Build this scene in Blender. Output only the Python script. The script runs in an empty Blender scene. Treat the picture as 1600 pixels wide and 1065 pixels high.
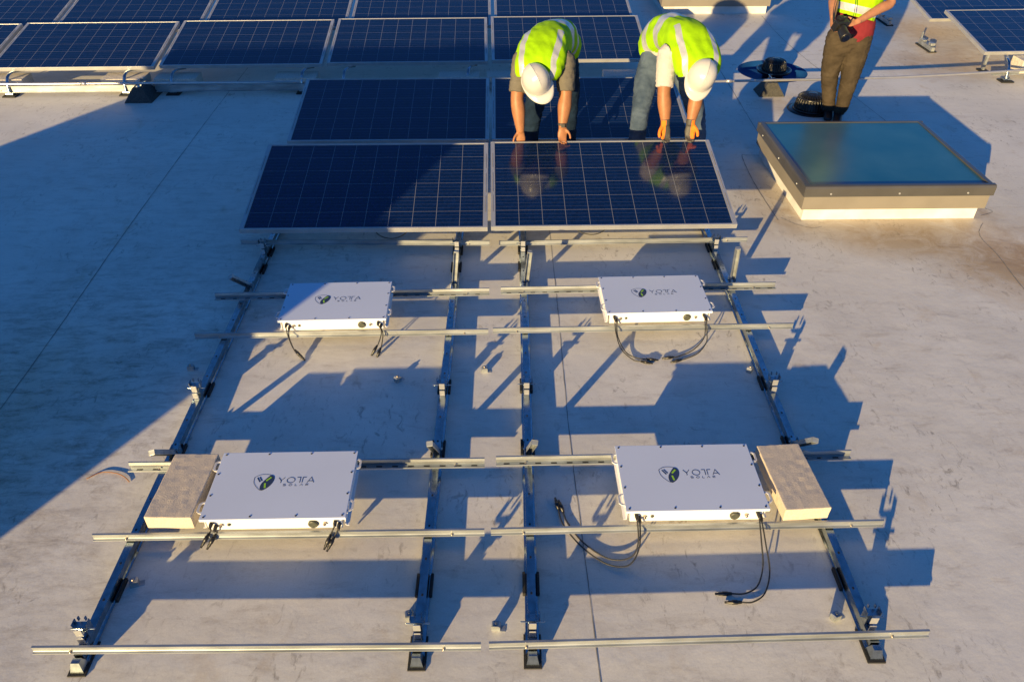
import bpy, bmesh, math, random
from math import sin, cos, pi, radians, sqrt, atan2
from mathutils import Vector, Matrix, noise
random.seed(7)
S = bpy.context.scene
COL = S.collection

# ------------------------------------------------------------------ camera
cam_d = bpy.data.cameras.new('camera_lens')
cam = bpy.data.objects.new('camera', cam_d); COL.objects.link(cam)
cam_d.sensor_width = 36.0
cam_d.lens = 36.0 * 1179.35 / 1600.0
cam_d.clip_start = 0.05; cam_d.clip_end = 500
_p, _y, _r = 0.6575, -0.017, 0.0006
_f = Vector((0, cos(_p), -sin(_p))); _u = Vector((0, sin(_p), cos(_p))); _x = Vector((1, 0, 0))
_Z = Matrix.Rotation(_y, 3, 'Z')
_f, _u, _x = _Z @ _f, _Z @ _u, _Z @ _x
_u2 = _u * cos(_r) + _x * sin(_r); _x2 = _x * cos(_r) - _u * sin(_r)
M = Matrix((( _x2.x, _u2.x, -_f.x), (_x2.y, _u2.y, -_f.y), (_x2.z, _u2.z, -_f.z))).to_4x4()
M.translation = Vector((0.0768, -2.5292, 2.7072))
cam.matrix_world = M
S.camera = cam

# ------------------------------------------------------------------ sky, sun, exposure
SUN_DIR = Vector((-2.76, -4.80, 1.0)).normalized()      # towards the sun
SUN_EL = math.asin(SUN_DIR.z)
SUN_AZ = atan2(SUN_DIR.x, SUN_DIR.y)                    # from +Y, clockwise positive
W = bpy.data.worlds.new('World'); S.world = W
W.use_nodes = True
nt = W.node_tree
bg = nt.nodes['Background']
sky = nt.nodes.new('ShaderNodeTexSky'); sky.sky_type = 'NISHITA'; sky.sun_disc = False
sky.sun_elevation = SUN_EL; sky.sun_rotation = SUN_AZ
sky.altitude = 200; sky.air_density = 1.0; sky.dust_density = 0.15; sky.ozone_density = 7.5
nt.links.new(sky.outputs[0], bg.inputs['Color']); bg.inputs['Strength'].default_value = 0.083
sd = bpy.data.lights.new('sun', 'SUN'); sd.energy = 5.0; sd.angle = radians(0.5); sd.color = (1.0, 0.72, 0.325)
sun = bpy.data.objects.new('sun', sd); COL.objects.link(sun)
sun.rotation_euler = SUN_DIR.to_track_quat('Z', 'Y').to_euler()
sun.location = SUN_DIR * 30
S.view_settings.view_transform = 'Standard'; S.view_settings.look = 'None'
S.view_settings.exposure = 1.16; S.view_settings.gamma = 1.0

# ------------------------------------------------------------------ materials
def mat(name, col, rough=0.6, metal=0.0, spec=0.5, var=0.0, vscale=20.0, bump=0.0, bscale=60.0, coat=0.0, dark=None, stretch=None):
    m = bpy.data.materials.new(name); m.use_nodes = True
    n = m.node_tree; b = n.nodes['Principled BSDF']
    b.inputs['Base Color'].default_value = (*col, 1); b.inputs['Roughness'].default_value = rough
    b.inputs['Metallic'].default_value = metal; b.inputs['Specular IOR Level'].default_value = spec
    b.inputs['Coat Weight'].default_value = coat
    if var or bump:
        tc = n.nodes.new('ShaderNodeTexCoord'); src = tc.outputs['Object']
        if stretch:
            mp = n.nodes.new('ShaderNodeMapping'); mp.inputs['Scale'].default_value = stretch
            n.links.new(src, mp.inputs[0]); src = mp.outputs[0]
    if var:
        nz = n.nodes.new('ShaderNodeTexNoise'); nz.inputs['Scale'].default_value = vscale; nz.inputs['Detail'].default_value = 6
        n.links.new(src, nz.inputs[0])
        r = n.nodes.new('ShaderNodeValToRGB'); d = dark or tuple(c * (1 - var) for c in col)
        r.color_ramp.elements[0].position = 0.35; r.color_ramp.elements[0].color = (*d, 1)
        r.color_ramp.elements[1].position = 0.65; r.color_ramp.elements[1].color = (*[min(1, c * (1 + var * .3)) for c in col], 1)
        n.links.new(nz.outputs[0], r.inputs[0]); n.links.new(r.outputs[0], b.inputs['Base Color'])
    if bump:
        nb = n.nodes.new('ShaderNodeTexNoise'); nb.inputs['Scale'].default_value = bscale; nb.inputs['Detail'].default_value = 5
        n.links.new(src, nb.inputs[0])
        bm_ = n.nodes.new('ShaderNodeBump'); bm_.inputs['Strength'].default_value = bump; bm_.inputs['Distance'].default_value = 0.004
        n.links.new(nb.outputs[0], bm_.inputs['Height']); n.links.new(bm_.outputs[0], b.inputs['Normal'])
    return m

def roof_mat():
    m = bpy.data.materials.new('roof_membrane'); m.use_nodes = True
    n = m.node_tree; N = n.nodes; L = n.links; b = N['Principled BSDF']
    b.inputs['Roughness'].default_value = 0.55; b.inputs['Specular IOR Level'].default_value = 0.35
    tc = N.new('ShaderNodeTexCoord')
    def noise_(scale, detail=6, st=(1, 1, 1), rough=.6, dist=0.0):
        mp = N.new('ShaderNodeMapping'); mp.inputs['Scale'].default_value = st
        L.new(tc.outputs['Object'], mp.inputs[0])
        z = N.new('ShaderNodeTexNoise'); z.inputs['Scale'].default_value = scale; z.inputs['Detail'].default_value = detail
        z.inputs['Roughness'].default_value = rough; z.inputs['Distortion'].default_value = dist
        L.new(mp.outputs[0], z.inputs[0]); return z.outputs[0]
    def ramp(src, p0, c0, p1, c1):
        r = N.new('ShaderNodeValToRGB'); r.color_ramp.elements[0].position = p0; r.color_ramp.elements[0].color = (*c0, 1)
        r.color_ramp.elements[1].position = p1; r.color_ramp.elements[1].color = (*c1, 1); L.new(src, r.inputs[0]); return r.outputs[0]
    def mul(a, c, f=1.0):
        x = N.new('ShaderNodeMix'); x.data_type = 'RGBA'; x.blend_type = 'MULTIPLY'; x.inputs[0].default_value = f
        L.new(a, x.inputs[6]); L.new(c, x.inputs[7]); return x.outputs[2]
    base = ramp(noise_(1.3, 8), .3, (.60, .58, .53), .7, (.735, .715, .655))
    # scuffs: small dark scratches, in patches
    sc = ramp(noise_(24, 5, (1.0, .5, 1), .7, 1.0), .56, (1, 1, 1), .68, (.56, .54, .52))
    pm = ramp(noise_(1.6, 5), .44, (.0, .0, .0), .60, (1, 1, 1))
    x = N.new('ShaderNodeMix'); x.data_type = 'RGBA'; L.new(pm, x.inputs[0]); x.inputs[6].default_value = (1, 1, 1, 1); L.new(sc, x.inputs[7])
    c = mul(base, x.outputs[2])
    sc2 = ramp(noise_(8, 10, (.4, 1.2, 1), .80, .3), .54, (1, 1, 1), .74, (.66, .61, .57))
    c = mul(c, sc2)
    stn = ramp(noise_(3.2, 7, (1, .8, 1), .6, .4), .62, (1, 1, 1), .78, (.80, .70, .58))
    c = mul(c, stn)
    fine = ramp(noise_(140, 3), .3, (.93, .93, .93), .7, (1.04, 1.04, 1.04))
    c = mul(c, fine)
    # brown silt that has washed up round the skylight kerb and under the right-hand array
    for (cx, cy, sx, sy, k) in ((3.0, 2.35, 1.6, .42, .75), (2.2, 2.9, .35, 1.0, .6), (5.1, 6.0, 1.3, .9, .85), (3.05, 4.75, .8, .35, .55), (-2.9, -1.2, 1.3, 1.2, .35), (4.2, 1.6, .9, .9, .4), (-2.6, .3, 1.1, 1.5, .5), (3.9, 1.9, .8, .5, .8), (5.4, 7.2, 1.0, 1.2, .8), (0, -.55, 1.8, .35, .3), (3.45, 1.75, .65, .7, 1.0), (2.9, 2.05, .7, .35, .8)):
        mp = N.new('ShaderNodeMapping'); mp.inputs['Location'].default_value = (-cx / sx, -cy / sy, 0); mp.inputs['Scale'].default_value = (1 / sx, 1 / sy, 1)
        L.new(tc.outputs['Object'], mp.inputs[0])
        g = N.new('ShaderNodeTexGradient'); g.gradient_type = 'SPHERICAL'; L.new(mp.outputs[0], g.inputs[0])
        mm = N.new('ShaderNodeMath'); mm.operation = 'MULTIPLY'; L.new(g.outputs[1], mm.inputs[0]); L.new(noise_(5, 8, (1, 1, 1), .7, 1.0), mm.inputs[1])
        m2 = N.new('ShaderNodeMapRange'); m2.inputs[1].default_value = .08; m2.inputs[2].default_value = .42; m2.inputs[4].default_value = k; L.new(mm.outputs[0], m2.inputs[0])
        y = N.new('ShaderNodeMix'); y.data_type = 'RGBA'; y.blend_type = 'MULTIPLY'; L.new(m2.outputs[0], y.inputs[0]); L.new(c, y.inputs[6]); y.inputs[7].default_value = (.72, .58, .40, 1)
        c = y.outputs[2]
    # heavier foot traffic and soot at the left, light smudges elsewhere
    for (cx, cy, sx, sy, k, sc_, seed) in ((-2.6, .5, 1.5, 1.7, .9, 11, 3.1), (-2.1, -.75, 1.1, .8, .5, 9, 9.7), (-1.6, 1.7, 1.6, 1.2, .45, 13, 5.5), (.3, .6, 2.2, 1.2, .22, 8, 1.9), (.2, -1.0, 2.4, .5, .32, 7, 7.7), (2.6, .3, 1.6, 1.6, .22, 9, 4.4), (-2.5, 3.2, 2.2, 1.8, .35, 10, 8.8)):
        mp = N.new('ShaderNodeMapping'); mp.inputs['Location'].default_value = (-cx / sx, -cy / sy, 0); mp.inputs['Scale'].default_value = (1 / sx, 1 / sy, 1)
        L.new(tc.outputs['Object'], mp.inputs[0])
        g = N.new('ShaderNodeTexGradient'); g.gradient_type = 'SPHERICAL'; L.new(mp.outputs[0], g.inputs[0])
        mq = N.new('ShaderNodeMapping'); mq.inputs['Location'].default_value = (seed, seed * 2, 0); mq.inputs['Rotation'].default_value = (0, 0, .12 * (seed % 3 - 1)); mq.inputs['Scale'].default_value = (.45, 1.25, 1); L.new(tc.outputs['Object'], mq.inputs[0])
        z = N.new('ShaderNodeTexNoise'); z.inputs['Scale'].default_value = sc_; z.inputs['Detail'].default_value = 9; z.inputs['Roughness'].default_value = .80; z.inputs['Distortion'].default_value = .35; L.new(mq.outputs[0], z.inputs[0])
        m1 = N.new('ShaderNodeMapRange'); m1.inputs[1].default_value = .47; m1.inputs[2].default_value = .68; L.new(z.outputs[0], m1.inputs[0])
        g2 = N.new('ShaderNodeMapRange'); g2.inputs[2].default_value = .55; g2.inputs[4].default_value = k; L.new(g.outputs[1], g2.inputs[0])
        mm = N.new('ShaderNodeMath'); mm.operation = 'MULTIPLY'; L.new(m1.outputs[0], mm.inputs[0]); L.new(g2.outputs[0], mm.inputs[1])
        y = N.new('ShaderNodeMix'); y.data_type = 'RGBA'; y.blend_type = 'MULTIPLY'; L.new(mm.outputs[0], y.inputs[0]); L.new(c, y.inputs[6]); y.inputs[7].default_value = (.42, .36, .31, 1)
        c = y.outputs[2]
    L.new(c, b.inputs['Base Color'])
    bp = N.new('ShaderNodeBump'); bp.inputs['Strength'].default_value = .35; bp.inputs['Distance'].default_value = .006
    L.new(noise_(7, 8), bp.inputs['Height']); L.new(bp.outputs[0], b.inputs['Normal'])
    return m

def cell_mat():
    """polycrystalline cells: 10 x 6 squares, white backsheet lines, three busbars per cell (object coordinates, metres)"""
    m = bpy.data.materials.new('solar_cells'); m.use_nodes = True
    n = m.node_tree; N = n.nodes; L = n.links; b = N['Principled BSDF']
    tc = N.new('ShaderNodeTexCoord'); sp = N.new('ShaderNodeSeparateXYZ'); L.new(tc.outputs['Object'], sp.inputs[0])
    def M_(op, a, bb=None, c=None):
        x = N.new('ShaderNodeMath'); x.operation = op
        for i, v in enumerate((a, bb, c)):
            if v is None: continue
            if isinstance(v, (int, float)): x.inputs[i].default_value = v
            else: L.new(v, x.inputs[i])
        return x.outputs[0]
    P = 0.159
    def line(co, off, pitch, w):        # 1 on a line, 0 between
        t = M_('DIVIDE', M_('ADD', co, off), pitch)
        d = M_('ABSOLUTE', M_('SUBTRACT', t, M_('ROUND', t)))
        return M_('LESS_THAN', d, w / pitch / 2)
    X, Y = sp.outputs[0], sp.outputs[1]
    gx = line(X, 0, P, .0030); gy = line(Y, 0, P, .0026)
    grid = M_('MAXIMUM', gx, gy)
    mg = M_('MAXIMUM', M_('GREATER_THAN', M_('ABSOLUTE', X), 5 * P), M_('GREATER_THAN', M_('ABSOLUTE', Y), 3 * P))
    grid = M_('MAXIMUM', grid, mg)
    bus = M_('MAXIMUM', line(Y, P / 2 + .039, P, .0016), M_('MAXIMUM', line(Y, P / 2 - .039, P, .0016), line(Y, P / 2, P, .0016)))
    vo = N.new('ShaderNodeTexVoronoi'); vo.inputs['Scale'].default_value = 70; L.new(tc.outputs['Object'], vo.inputs['Vector'])
    cr = N.new('ShaderNodeValToRGB'); cr.color_ramp.elements[0].color = (.0015, .007, .036, 1); cr.color_ramp.elements[1].color = (.003, .014, .070, 1)
    L.new(vo.outputs['Color'], cr.inputs[0])
    mx = N.new('ShaderNodeMix'); mx.data_type = 'RGBA'; L.new(M_('MULTIPLY', bus, .55), mx.inputs[0]); L.new(cr.outputs[0], mx.inputs[6]); mx.inputs[7].default_value = (.10, .12, .17, 1)
    m2 = N.new('ShaderNodeMix'); m2.data_type = 'RGBA'; L.new(grid, m2.inputs[0]); L.new(mx.outputs[2], m2.inputs[6]); m2.inputs[7].default_value = (.18, .19, .22, 1)
    L.new(m2.outputs[2], b.inputs['Base Color'])
    nz = N.new('ShaderNodeTexNoise'); nz.inputs['Scale'].default_value = 3; nz.inputs['Detail'].default_value = 4; L.new(tc.outputs['Object'], nz.inputs[0])
    mr = N.new('ShaderNodeMapRange'); mr.inputs[3].default_value = .05; mr.inputs[4].default_value = .13; L.new(nz.outputs[0], mr.inputs[0])
    L.new(mr.outputs[0], b.inputs['Roughness'])
    b.inputs['IOR'].default_value = 1.5; b.inputs['Specular IOR Level'].default_value = .5
    return m

MT = dict(
    roof=roof_mat(), cells=cell_mat(),
    alu=mat('anodised_aluminium', (.50, .51, .52), .38, .6, var=.12, vscale=6),
    galv=mat('galvanised_steel', (.38, .44, .48), .20, 1.0, var=.25, vscale=35, bump=.06, bscale=40),
    galv2=mat('zinc_rail', (.40, .43, .45), .48, .7, var=.30, vscale=22, bump=.12, stretch=(.25, 1, 1)),
    rubber=mat('black_rubber', (.018, .018, .018), .8, var=.4, vscale=90, bump=.5, bscale=200),
    white=mat('white_powder_coat', (.74, .74, .76), .33, 0, .5, var=.03, vscale=3),
    lid=mat('lid_powder_coat', (.60, .66, .78), .30, 0, .6, var=.04, vscale=2),
    black=mat('black_plastic', (.012, .012, .013), .4),
    cable=mat('cable_sheath', (.02, .02, .02), .55),
    knob=mat('vent_cap', (.06, .065, .05), .45, var=.3, vscale=50),
    brass=mat('nickel_plug', (.45, .38, .30), .3, .9),
    navy=mat('navy_print', (.028, .045, .10), .5), green=mat('green_print', (.30, .58, .02), .5),
    conc=mat('concrete', (.58, .50, .40), .92, 0, .15, var=.14, vscale=190, bump=.25, bscale=220),
    conc2=mat('pale_concrete', (.58, .54, .48), .9, 0, .2, var=.25, vscale=90, bump=.8, bscale=120),
    bronze=mat('bronze_frame', (.092, .090, .090), .38, .35, var=.12, vscale=5),
    beige=mat('beige_flashing', (.185, .17, .15), .5, 0, .4, var=.10, vscale=4),
    kerb=mat('white_kerb', (.60, .60, .60), .6, 0, .3, var=.15, vscale=8, bump=.3, bscale=15),
    iron=mat('cast_iron', (.012, .012, .014), .28, .2, .6, var=.5, vscale=40, bump=.4, bscale=90),
    skin=mat('skin', (.285, .125, .058), .5, 0, .35, var=.14, vscale=25),
    skin2=mat('pale_skin', (.34, .16, .09), .5, 0, .35, var=.12, vscale=25),
    hair=mat('brown_hair', (.035, .018, .010), .6, var=.4, vscale=120),
    lime=mat('lime_fabric', (.26, .50, .002), .75, 0, .15, var=.14, vscale=14, bump=.5, bscale=30),
    silver=mat('silver_tape', (.40, .42, .46), .35, .15, .6, var=.12, vscale=20),
    helmet=mat('white_helmet', (.46, .455, .46), .22, 0, .5, var=.03, vscale=4),
    grey_tee=mat('grey_jersey', (.12, .11, .095), .9, 0, .1, var=.12, vscale=18, bump=.5, bscale=40),
    white_tee=mat('white_jersey', (.44, .41, .41), .9, 0, .1, var=.08, vscale=12, bump=.5, bscale=30),
    red_tee=mat('maroon_jersey', (.17, .022, .030), .9, 0, .1, var=.15, vscale=15, bump=.4, bscale=30),
    denim_dark=mat('dark_denim', (.010, .022, .046), .9, 0, .1, var=.35, vscale=12, bump=.6, bscale=50),
    denim=mat('blue_denim', (.075, .105, .155), .9, 0, .1, var=.3, vscale=6, bump=.6, bscale=50, dark=(.035, .055, .095)),
    brown_jeans=mat('brown_denim', (.055, .043, .030), .9, 0, .1, var=.30, vscale=11, bump=.6, bscale=50),
    boot=mat('brown_leather', (.10, .05, .02), .6, var=.3, vscale=30), sock=mat('navy_sock', (.008, .012, .03), .9),
    orange=mat('orange_knit', (.75, .17, .01), .85, var=.15, vscale=60), greyrub=mat('grey_rubber_palm', (.05, .048, .045), .6),
    seam=mat('dark_seam', (.21, .20, .18), .8), rust=mat('rusty_wire', (.22, .09, .03), .7),
    pvc=mat('grey_conduit', (.50, .50, .50), .3, .7, var=.1, vscale=10),
    recyc=mat('recycled_rubber', (.045, .045, .045), .75, var=.45, vscale=70, bump=.5, bscale=120),
    sump=mat('sump_shade_blue', (.006, .055, .21), .6, 0, .2, var=.15, vscale=7),  # blue shade of the drain recess is put into its base colour
    redp=mat('red_plastic', (.5, .01, .01), .4), block_metal=mat('painted_sheet_metal', (.4, .4, .38), .5, .2),
    glassblk=mat('camera_lens_glass', (.005, .005, .01), .05, 0, 1.0),
)
def skyl_glass():
    m = mat('tinted_glass', (.004, .060, .085), .05, 0, .5)
    n = m.node_tree; b = n.nodes['Principled BSDF']
    tc = n.nodes.new('ShaderNodeTexCoord'); nz = n.nodes.new('ShaderNodeTexNoise'); nz.inputs['Scale'].default_value = 2.5; nz.inputs['Detail'].default_value = 8
    n.links.new(tc.outputs['Object'], nz.inputs[0])
    r = n.nodes.new('ShaderNodeValToRGB'); r.color_ramp.elements[0].position = .3; r.color_ramp.elements[1].position = .75
    r.color_ramp.elements[0].color = (.006, .085, .150, 1); r.color_ramp.elements[1].color = (.03, .125, .185, 1)
    n.links.new(nz.outputs[0], r.inputs[0]); n.links.new(r.outputs[0], b.inputs['Base Color'])
    n2 = n.nodes.new('ShaderNodeTexNoise'); n2.inputs['Scale'].default_value = 300
    n.links.new(tc.outputs['Object'], n2.inputs[0])
    mr = n.nodes.new('ShaderNodeMapRange'); mr.inputs[3].default_value = .20; mr.inputs[4].default_value = .30
    n.links.new(n2.outputs[0], mr.inputs[0]); n.links.new(mr.outputs[0], b.inputs['Roughness'])
    return m
MT['glass'] = skyl_glass()

# ------------------------------------------------------------------ mesh helpers
def catmull(pts, k):
    """pts: list of tuples; returns smooth list with k steps per span (all components interpolated)"""
    out = []
    n = len(pts)
    for i in range(n - 1):
        p0 = pts[max(0, i - 1)]; p1 = pts[i]; p2 = pts[i + 1]; p3 = pts[min(n - 1, i + 2)]
        for s in range(k):
            t = s / k
            out.append(tuple(.5 * ((2 * b) + (c - a) * t + (2 * a - 5 * b + 4 * c - d) * t * t + (3 * b - a - 3 * c + d) * t ** 3) for a, b, c, d in zip(p0, p1, p2, p3)))
    out.append(tuple(pts[-1])); return out

class MB:
    def __init__(s): s.bm = bmesh.new()
    def box(s, c, d, rot=None, bevel=0, mi=0):
        g = bmesh.ops.create_cube(s.bm, size=1); vs = g['verts']
        for v in vs: v.co = Vector((v.co.x * d[0], v.co.y * d[1], v.co.z * d[2]))
        if bevel:
            es = list({e for v in vs for e in v.link_edges})
            r = bmesh.ops.bevel(s.bm, geom=es, offset=bevel, segments=2, affect='EDGES', profile=.6)
            vs = list({v for f in r['faces'] for v in f.verts} | {v for v in vs if v.is_valid})
        for v in vs:
            if rot is not None: v.co = rot @ v.co
            v.co += Vector(c)
        if mi:
            for f in {f for v in vs for f in v.link_faces}: f.material_index = mi
        return s
    def prism(s, prof, a, b, axis='x', mi=0):
        """prof: 2D loop; extruded along axis between a and b.  axis x: prof=(y,z); y: prof=(x,z); z: prof=(x,y)"""
        def P(u, v, t):
            return (t, u, v) if axis == 'x' else ((u, t, v) if axis == 'y' else (u, v, t))
        A = [s.bm.verts.new(P(u, v, a)) for u, v in prof]; B = [s.bm.verts.new(P(u, v, b)) for u, v in prof]
        n = len(prof); fs = []
        for i in range(n): fs.append(s.bm.faces.new((A[i], A[(i + 1) % n], B[(i + 1) % n], B[i])))
        fs.append(s.bm.faces.new(A[::-1])); fs.append(s.bm.faces.new(B))
        for f in fs: f.material_index = mi
        return s
    def frustum(s, c, w0, d0, w1, d1, h, mi=0):
        x, y, z = c
        A = [s.bm.verts.new((x + a * w0 / 2, y + b * d0 / 2, z)) for a, b in ((-1, -1), (1, -1), (1, 1), (-1, 1))]
        B = [s.bm.verts.new((x + a * w1 / 2, y + b * d1 / 2, z + h)) for a, b in ((-1, -1), (1, -1), (1, 1), (-1, 1))]
        for i in range(4): s.bm.faces.new((A[i], A[(i + 1) % 4], B[(i + 1) % 4], B[i]))
        s.bm.faces.new(A[::-1]); s.bm.faces.new(B); return s
    def loft(s, path, side=(1, 0, 0), seg=16, k=4, caps=True, mi=0):
        """path rows: (x,y,z,r_side,r_other)"""
        P = catmull(path, k) if k > 1 else [tuple(p) for p in path]
        rings = []; n = len(P); side = Vector(side)
        for i, p in enumerate(P):
            a = Vector(P[max(0, i - 1)][:3]); b = Vector(P[min(n - 1, i + 1)][:3]); t = (b - a)
            t = t.normalized() if t.length > 1e-9 else Vector((0, 0, 1))
            e1 = (side - t * side.dot(t)).normalized(); e2 = t.cross(e1)
            rings.append((Vector(p[:3]), e1, e2, p[3], p[4], t))
        def ring(c, e1, e2, ra, rb): return [s.bm.verts.new(c + e1 * (ra * cos(2 * pi * j / seg)) + e2 * (rb * sin(2 * pi * j / seg))) for j in range(seg)]
        R = []
        if caps:
            c, e1, e2, ra, rb, t = rings[0]; m = min(ra, rb)
            for q in (.95, .7, .38): R.append(ring(c - t * m * q * .9, e1, e2, ra * sqrt(1 - q * q), rb * sqrt(1 - q * q)))
        for c, e1, e2, ra, rb, t in rings: R.append(ring(c, e1, e2, ra, rb))
        if caps:
            c, e1, e2, ra, rb, t = rings[-1]; m = min(ra, rb)
            for q in (.38, .7, .95): R.append(ring(c + t * m * q * .9, e1, e2, ra * sqrt(1 - q * q), rb * sqrt(1 - q * q)))
        for A, B in zip(R, R[1:]):
            for j in range(seg):
                f = s.bm.faces.new((A[j], A[(j + 1) % seg], B[(j + 1) % seg], B[j])); f.material_index = mi; f.smooth = True
        s.bm.faces.new(R[0][::-1]).material_index = mi; s.bm.faces.new(R[-1]).material_index = mi
        return s
    def tube(s, pts, r, seg=8, k=6, mi=0):
        return s.loft([(*p, r, r) for p in pts], side=(.31, .87, .38), seg=seg, k=k, caps=False, mi=mi)
    def lathe(s, prof, c, seg=32, mi=0, close=False):
        """prof: (r,z) list, about vertical axis"""
        R = [[s.bm.verts.new((c[0] + r * cos(2 * pi * j / seg), c[1] + r * sin(2 * pi * j / seg), c[2] + z)) for j in range(seg)] for r, z in prof]
        for A, B in zip(R, R[1:]):
            for j in range(seg):
                f = s.bm.faces.new((A[j], A[(j + 1) % seg], B[(j + 1) % seg], B[j])); f.smooth = True; f.material_index = mi
        if prof[-1][0] > 0: s.bm.faces.new(R[-1]).material_index = mi
        if close: s.bm.faces.new(R[0][::-1]).material_index = mi
        return s
    def build(s, name, mats, parent=None, loc=None, rot=None, recalc=True, smooth=False):
        if recalc: bmesh.ops.recalc_face_normals(s.bm, faces=s.bm.faces)
        me = bpy.data.meshes.new(name); s.bm.to_mesh(me); s.bm.free()
        for m in (mats if isinstance(mats, (list, tuple)) else [mats]): me.materials.append(m)
        if smooth:
            for p in me.polygons: p.use_smooth = True
        o = bpy.data.objects.new(name, me); COL.objects.link(o)
        if parent: o.parent = parent
        if loc is not None: o.location = loc
        if rot is not None: o.rotation_euler = rot
        return o

def tag(o, label=None, cat=None, group=None, kind=None):
    if label: o['label'] = label
    if cat: o['category'] = cat
    if group: o['group'] = group
    if kind: o['kind'] = kind
    return o
def thing(name, label, cat, loc=(0, 0, 0), rz=0, group=None):
    o = bpy.data.objects.new(name, None); COL.objects.link(o); o.location = loc; o.rotation_euler = (0, 0, rz); o.empty_display_size = .1
    return tag(o, label, cat, group)
def copy_tree(o, parent=None):
    c = o.copy(); COL.objects.link(c); c.parent = parent
    for ch in list(o.children): copy_tree(ch, c)
    return c

# ------------------------------------------------------------------ the roof
DR = [(3.06, 5.74, .37, .075), (3.10, 4.60, .20, .02)]      # drain sumps: x, y, radius, depth
def build_roof():
    bm = bmesh.new(); SEG = 48
    def ringverts(cx, cy, r, z): return [bm.verts.new((cx + r * cos(2 * pi * j / SEG), cy + r * sin(2 * pi * j / SEG), z)) for j in range(SEG)]
    holes = []
    for cx, cy, r, d in DR:
        A = ringverts(cx, cy, r, 0); B = ringverts(cx, cy, r * .93, -d * .75); C = ringverts(cx, cy, r * .80, -d); D = ringverts(cx, cy, r * .25, -d)
        for P, Q, mi in ((A, B, 1), (B, C, 1), (C, D, 1)):
            for j in range(SEG):
                f = bm.faces.new((P[j], P[(j + 1) % SEG], Q[(j + 1) % SEG], Q[j])); f.smooth = True; f.material_index = mi if r > .3 else 0
        f = bm.faces.new(D); f.material_index = 1 if r > .3 else 0
        holes.append((cx, cy, A))
    # square cell round each hole, then the rest of the sheet as a few large quads
    H = .5
    def sqr(cx, cy, hx0, hx1, hy0, hy1, A):
        xs = [cx - hx0, cx + hx1]; ys = [cy - hy0, cy + hy1]
        c = [bm.verts.new((xs[1], cy, 0)), bm.verts.new((xs[1], ys[1], 0)), bm.verts.new((cx, ys[1], 0)), bm.verts.new((xs[0], ys[1], 0)), bm.verts.new((xs[0], cy, 0)), bm.verts.new((xs[0], ys[0], 0)), bm.verts.new((cx, ys[0], 0)), bm.verts.new((xs[1], ys[0], 0))]
        q = SEG // 8
        for i in range(8):
            arc = [A[(i * q + j) % SEG] for j in range(q + 1)]
            bm.faces.new([c[i], c[(i + 1) % 8]] + arc[::-1])
        return c
    sqr(3.06, 5.74, .56, .64, .54, .6, holes[0][2]); sqr(3.10, 4.60, .6, .6, .5, .6, holes[1][2])
    def quad(x0, y0, x1, y1):
        f = bm.faces.new([bm.verts.new(p) for p in ((x0, y0, 0), (x1, y0, 0), (x1, y1, 0), (x0, y1, 0))])
    R = 45
    quad(-R, -R, 2.5, R); quad(3.7, -R, R, R); quad(2.5, -R, 3.7, 4.10); quad(2.5, 6.34, 3.7, R)
    me = bpy.data.meshes.new('roof'); bmesh.ops.recalc_face_normals(bm, faces=bm.faces); bm.to_mesh(me); bm.free()
    for p in me.polygons:
        pass
    me.materials.append(MT['roof']); me.materials.append(MT['sump'])
    o = bpy.data.objects.new('roof', me); COL.objects.link(o); tag(o, kind='structure')
    return o
roof = build_roof()
_nz = sum(p.normal.z * p.area for p in roof.data.polygons)
if _nz < 0: roof.data.flip_normals()

def ribbon(mb, pts, w, z, k=8, jit=.0012):
    z = .0015; w *= .62
    P = catmull([(*p, 0) for p in pts], k); L = []
    for i, p in enumerate(P):
        a = Vector(P[max(0, i - 1)][:2]); b = Vector(P[min(len(P) - 1, i + 1)][:2]); t = (b - a).normalized(); n = Vector((-t.y, t.x))
        c = Vector(p[:2]) + n * random.uniform(-jit, jit); ww = w * random.uniform(.6, 1.3) / 2
        L.append((mb.bm.verts.new((c.x + n.x * ww, c.y + n.y * ww, z)), mb.bm.verts.new((c.x - n.x * ww, c.y - n.y * ww, z))))
    for A, B in zip(L, L[1:]): mb.bm.faces.new((A[0], B[0], B[1], A[1]))
mb = MB()
ribbon(mb, [(-2.56, -2), (-2.565, .53), (-2.63, 2.2), (-2.668, 3.68), (-2.69, 5.18), (-2.7, 9)], .008, .004, k=20)
ribbon(mb, [(.43, -2), (.428, -1.09), (.414, .19), (.425, 1.2), (.429, 1.9), (.43, 5)], .006, .004, k=20)
ribbon(mb, [(2.42, 2.9), (2.439, 4.15), (2.502, 6.1), (2.52, 9)], .008, .004, k=16)
ribbon(mb, [(3.76, 3.7), (3.714, 4.28), (3.538, 6.56), (3.565, 7.96)], .008, .004, k=16)
ribbon(mb, [(2.301, 3.546), (2.20, 3.55), (2.155, 3.53), (2.125, 3.15), (2.12, 2.8), (2.13, 2.40)], .010, .004, k=8)
ribbon(mb, [(2.16, 2.44), (2.24, 2.34), (2.34, 2.28), (2.42, 2.30)], .006, .004)
ribbon(mb, [(3.60, 2.62), (3.74, 2.56), (3.78, 2.50), (3.66, 2.44)], .006, .004)
ribbon(mb, [(2.3, 6.55), (2.7, 6.5), (3.3, 6.4), (3.7, 6.42)], .006, .004)
ribbon(mb, [(3.62, 2.33), (3.505, 2.15), (3.49, 1.87), (3.44, 1.44), (3.40, .6), (3.38, -1)], .007, .004, k=16)
mb.build('roof_seam', MT['seam']).__setitem__('kind', 'structure')

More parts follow.
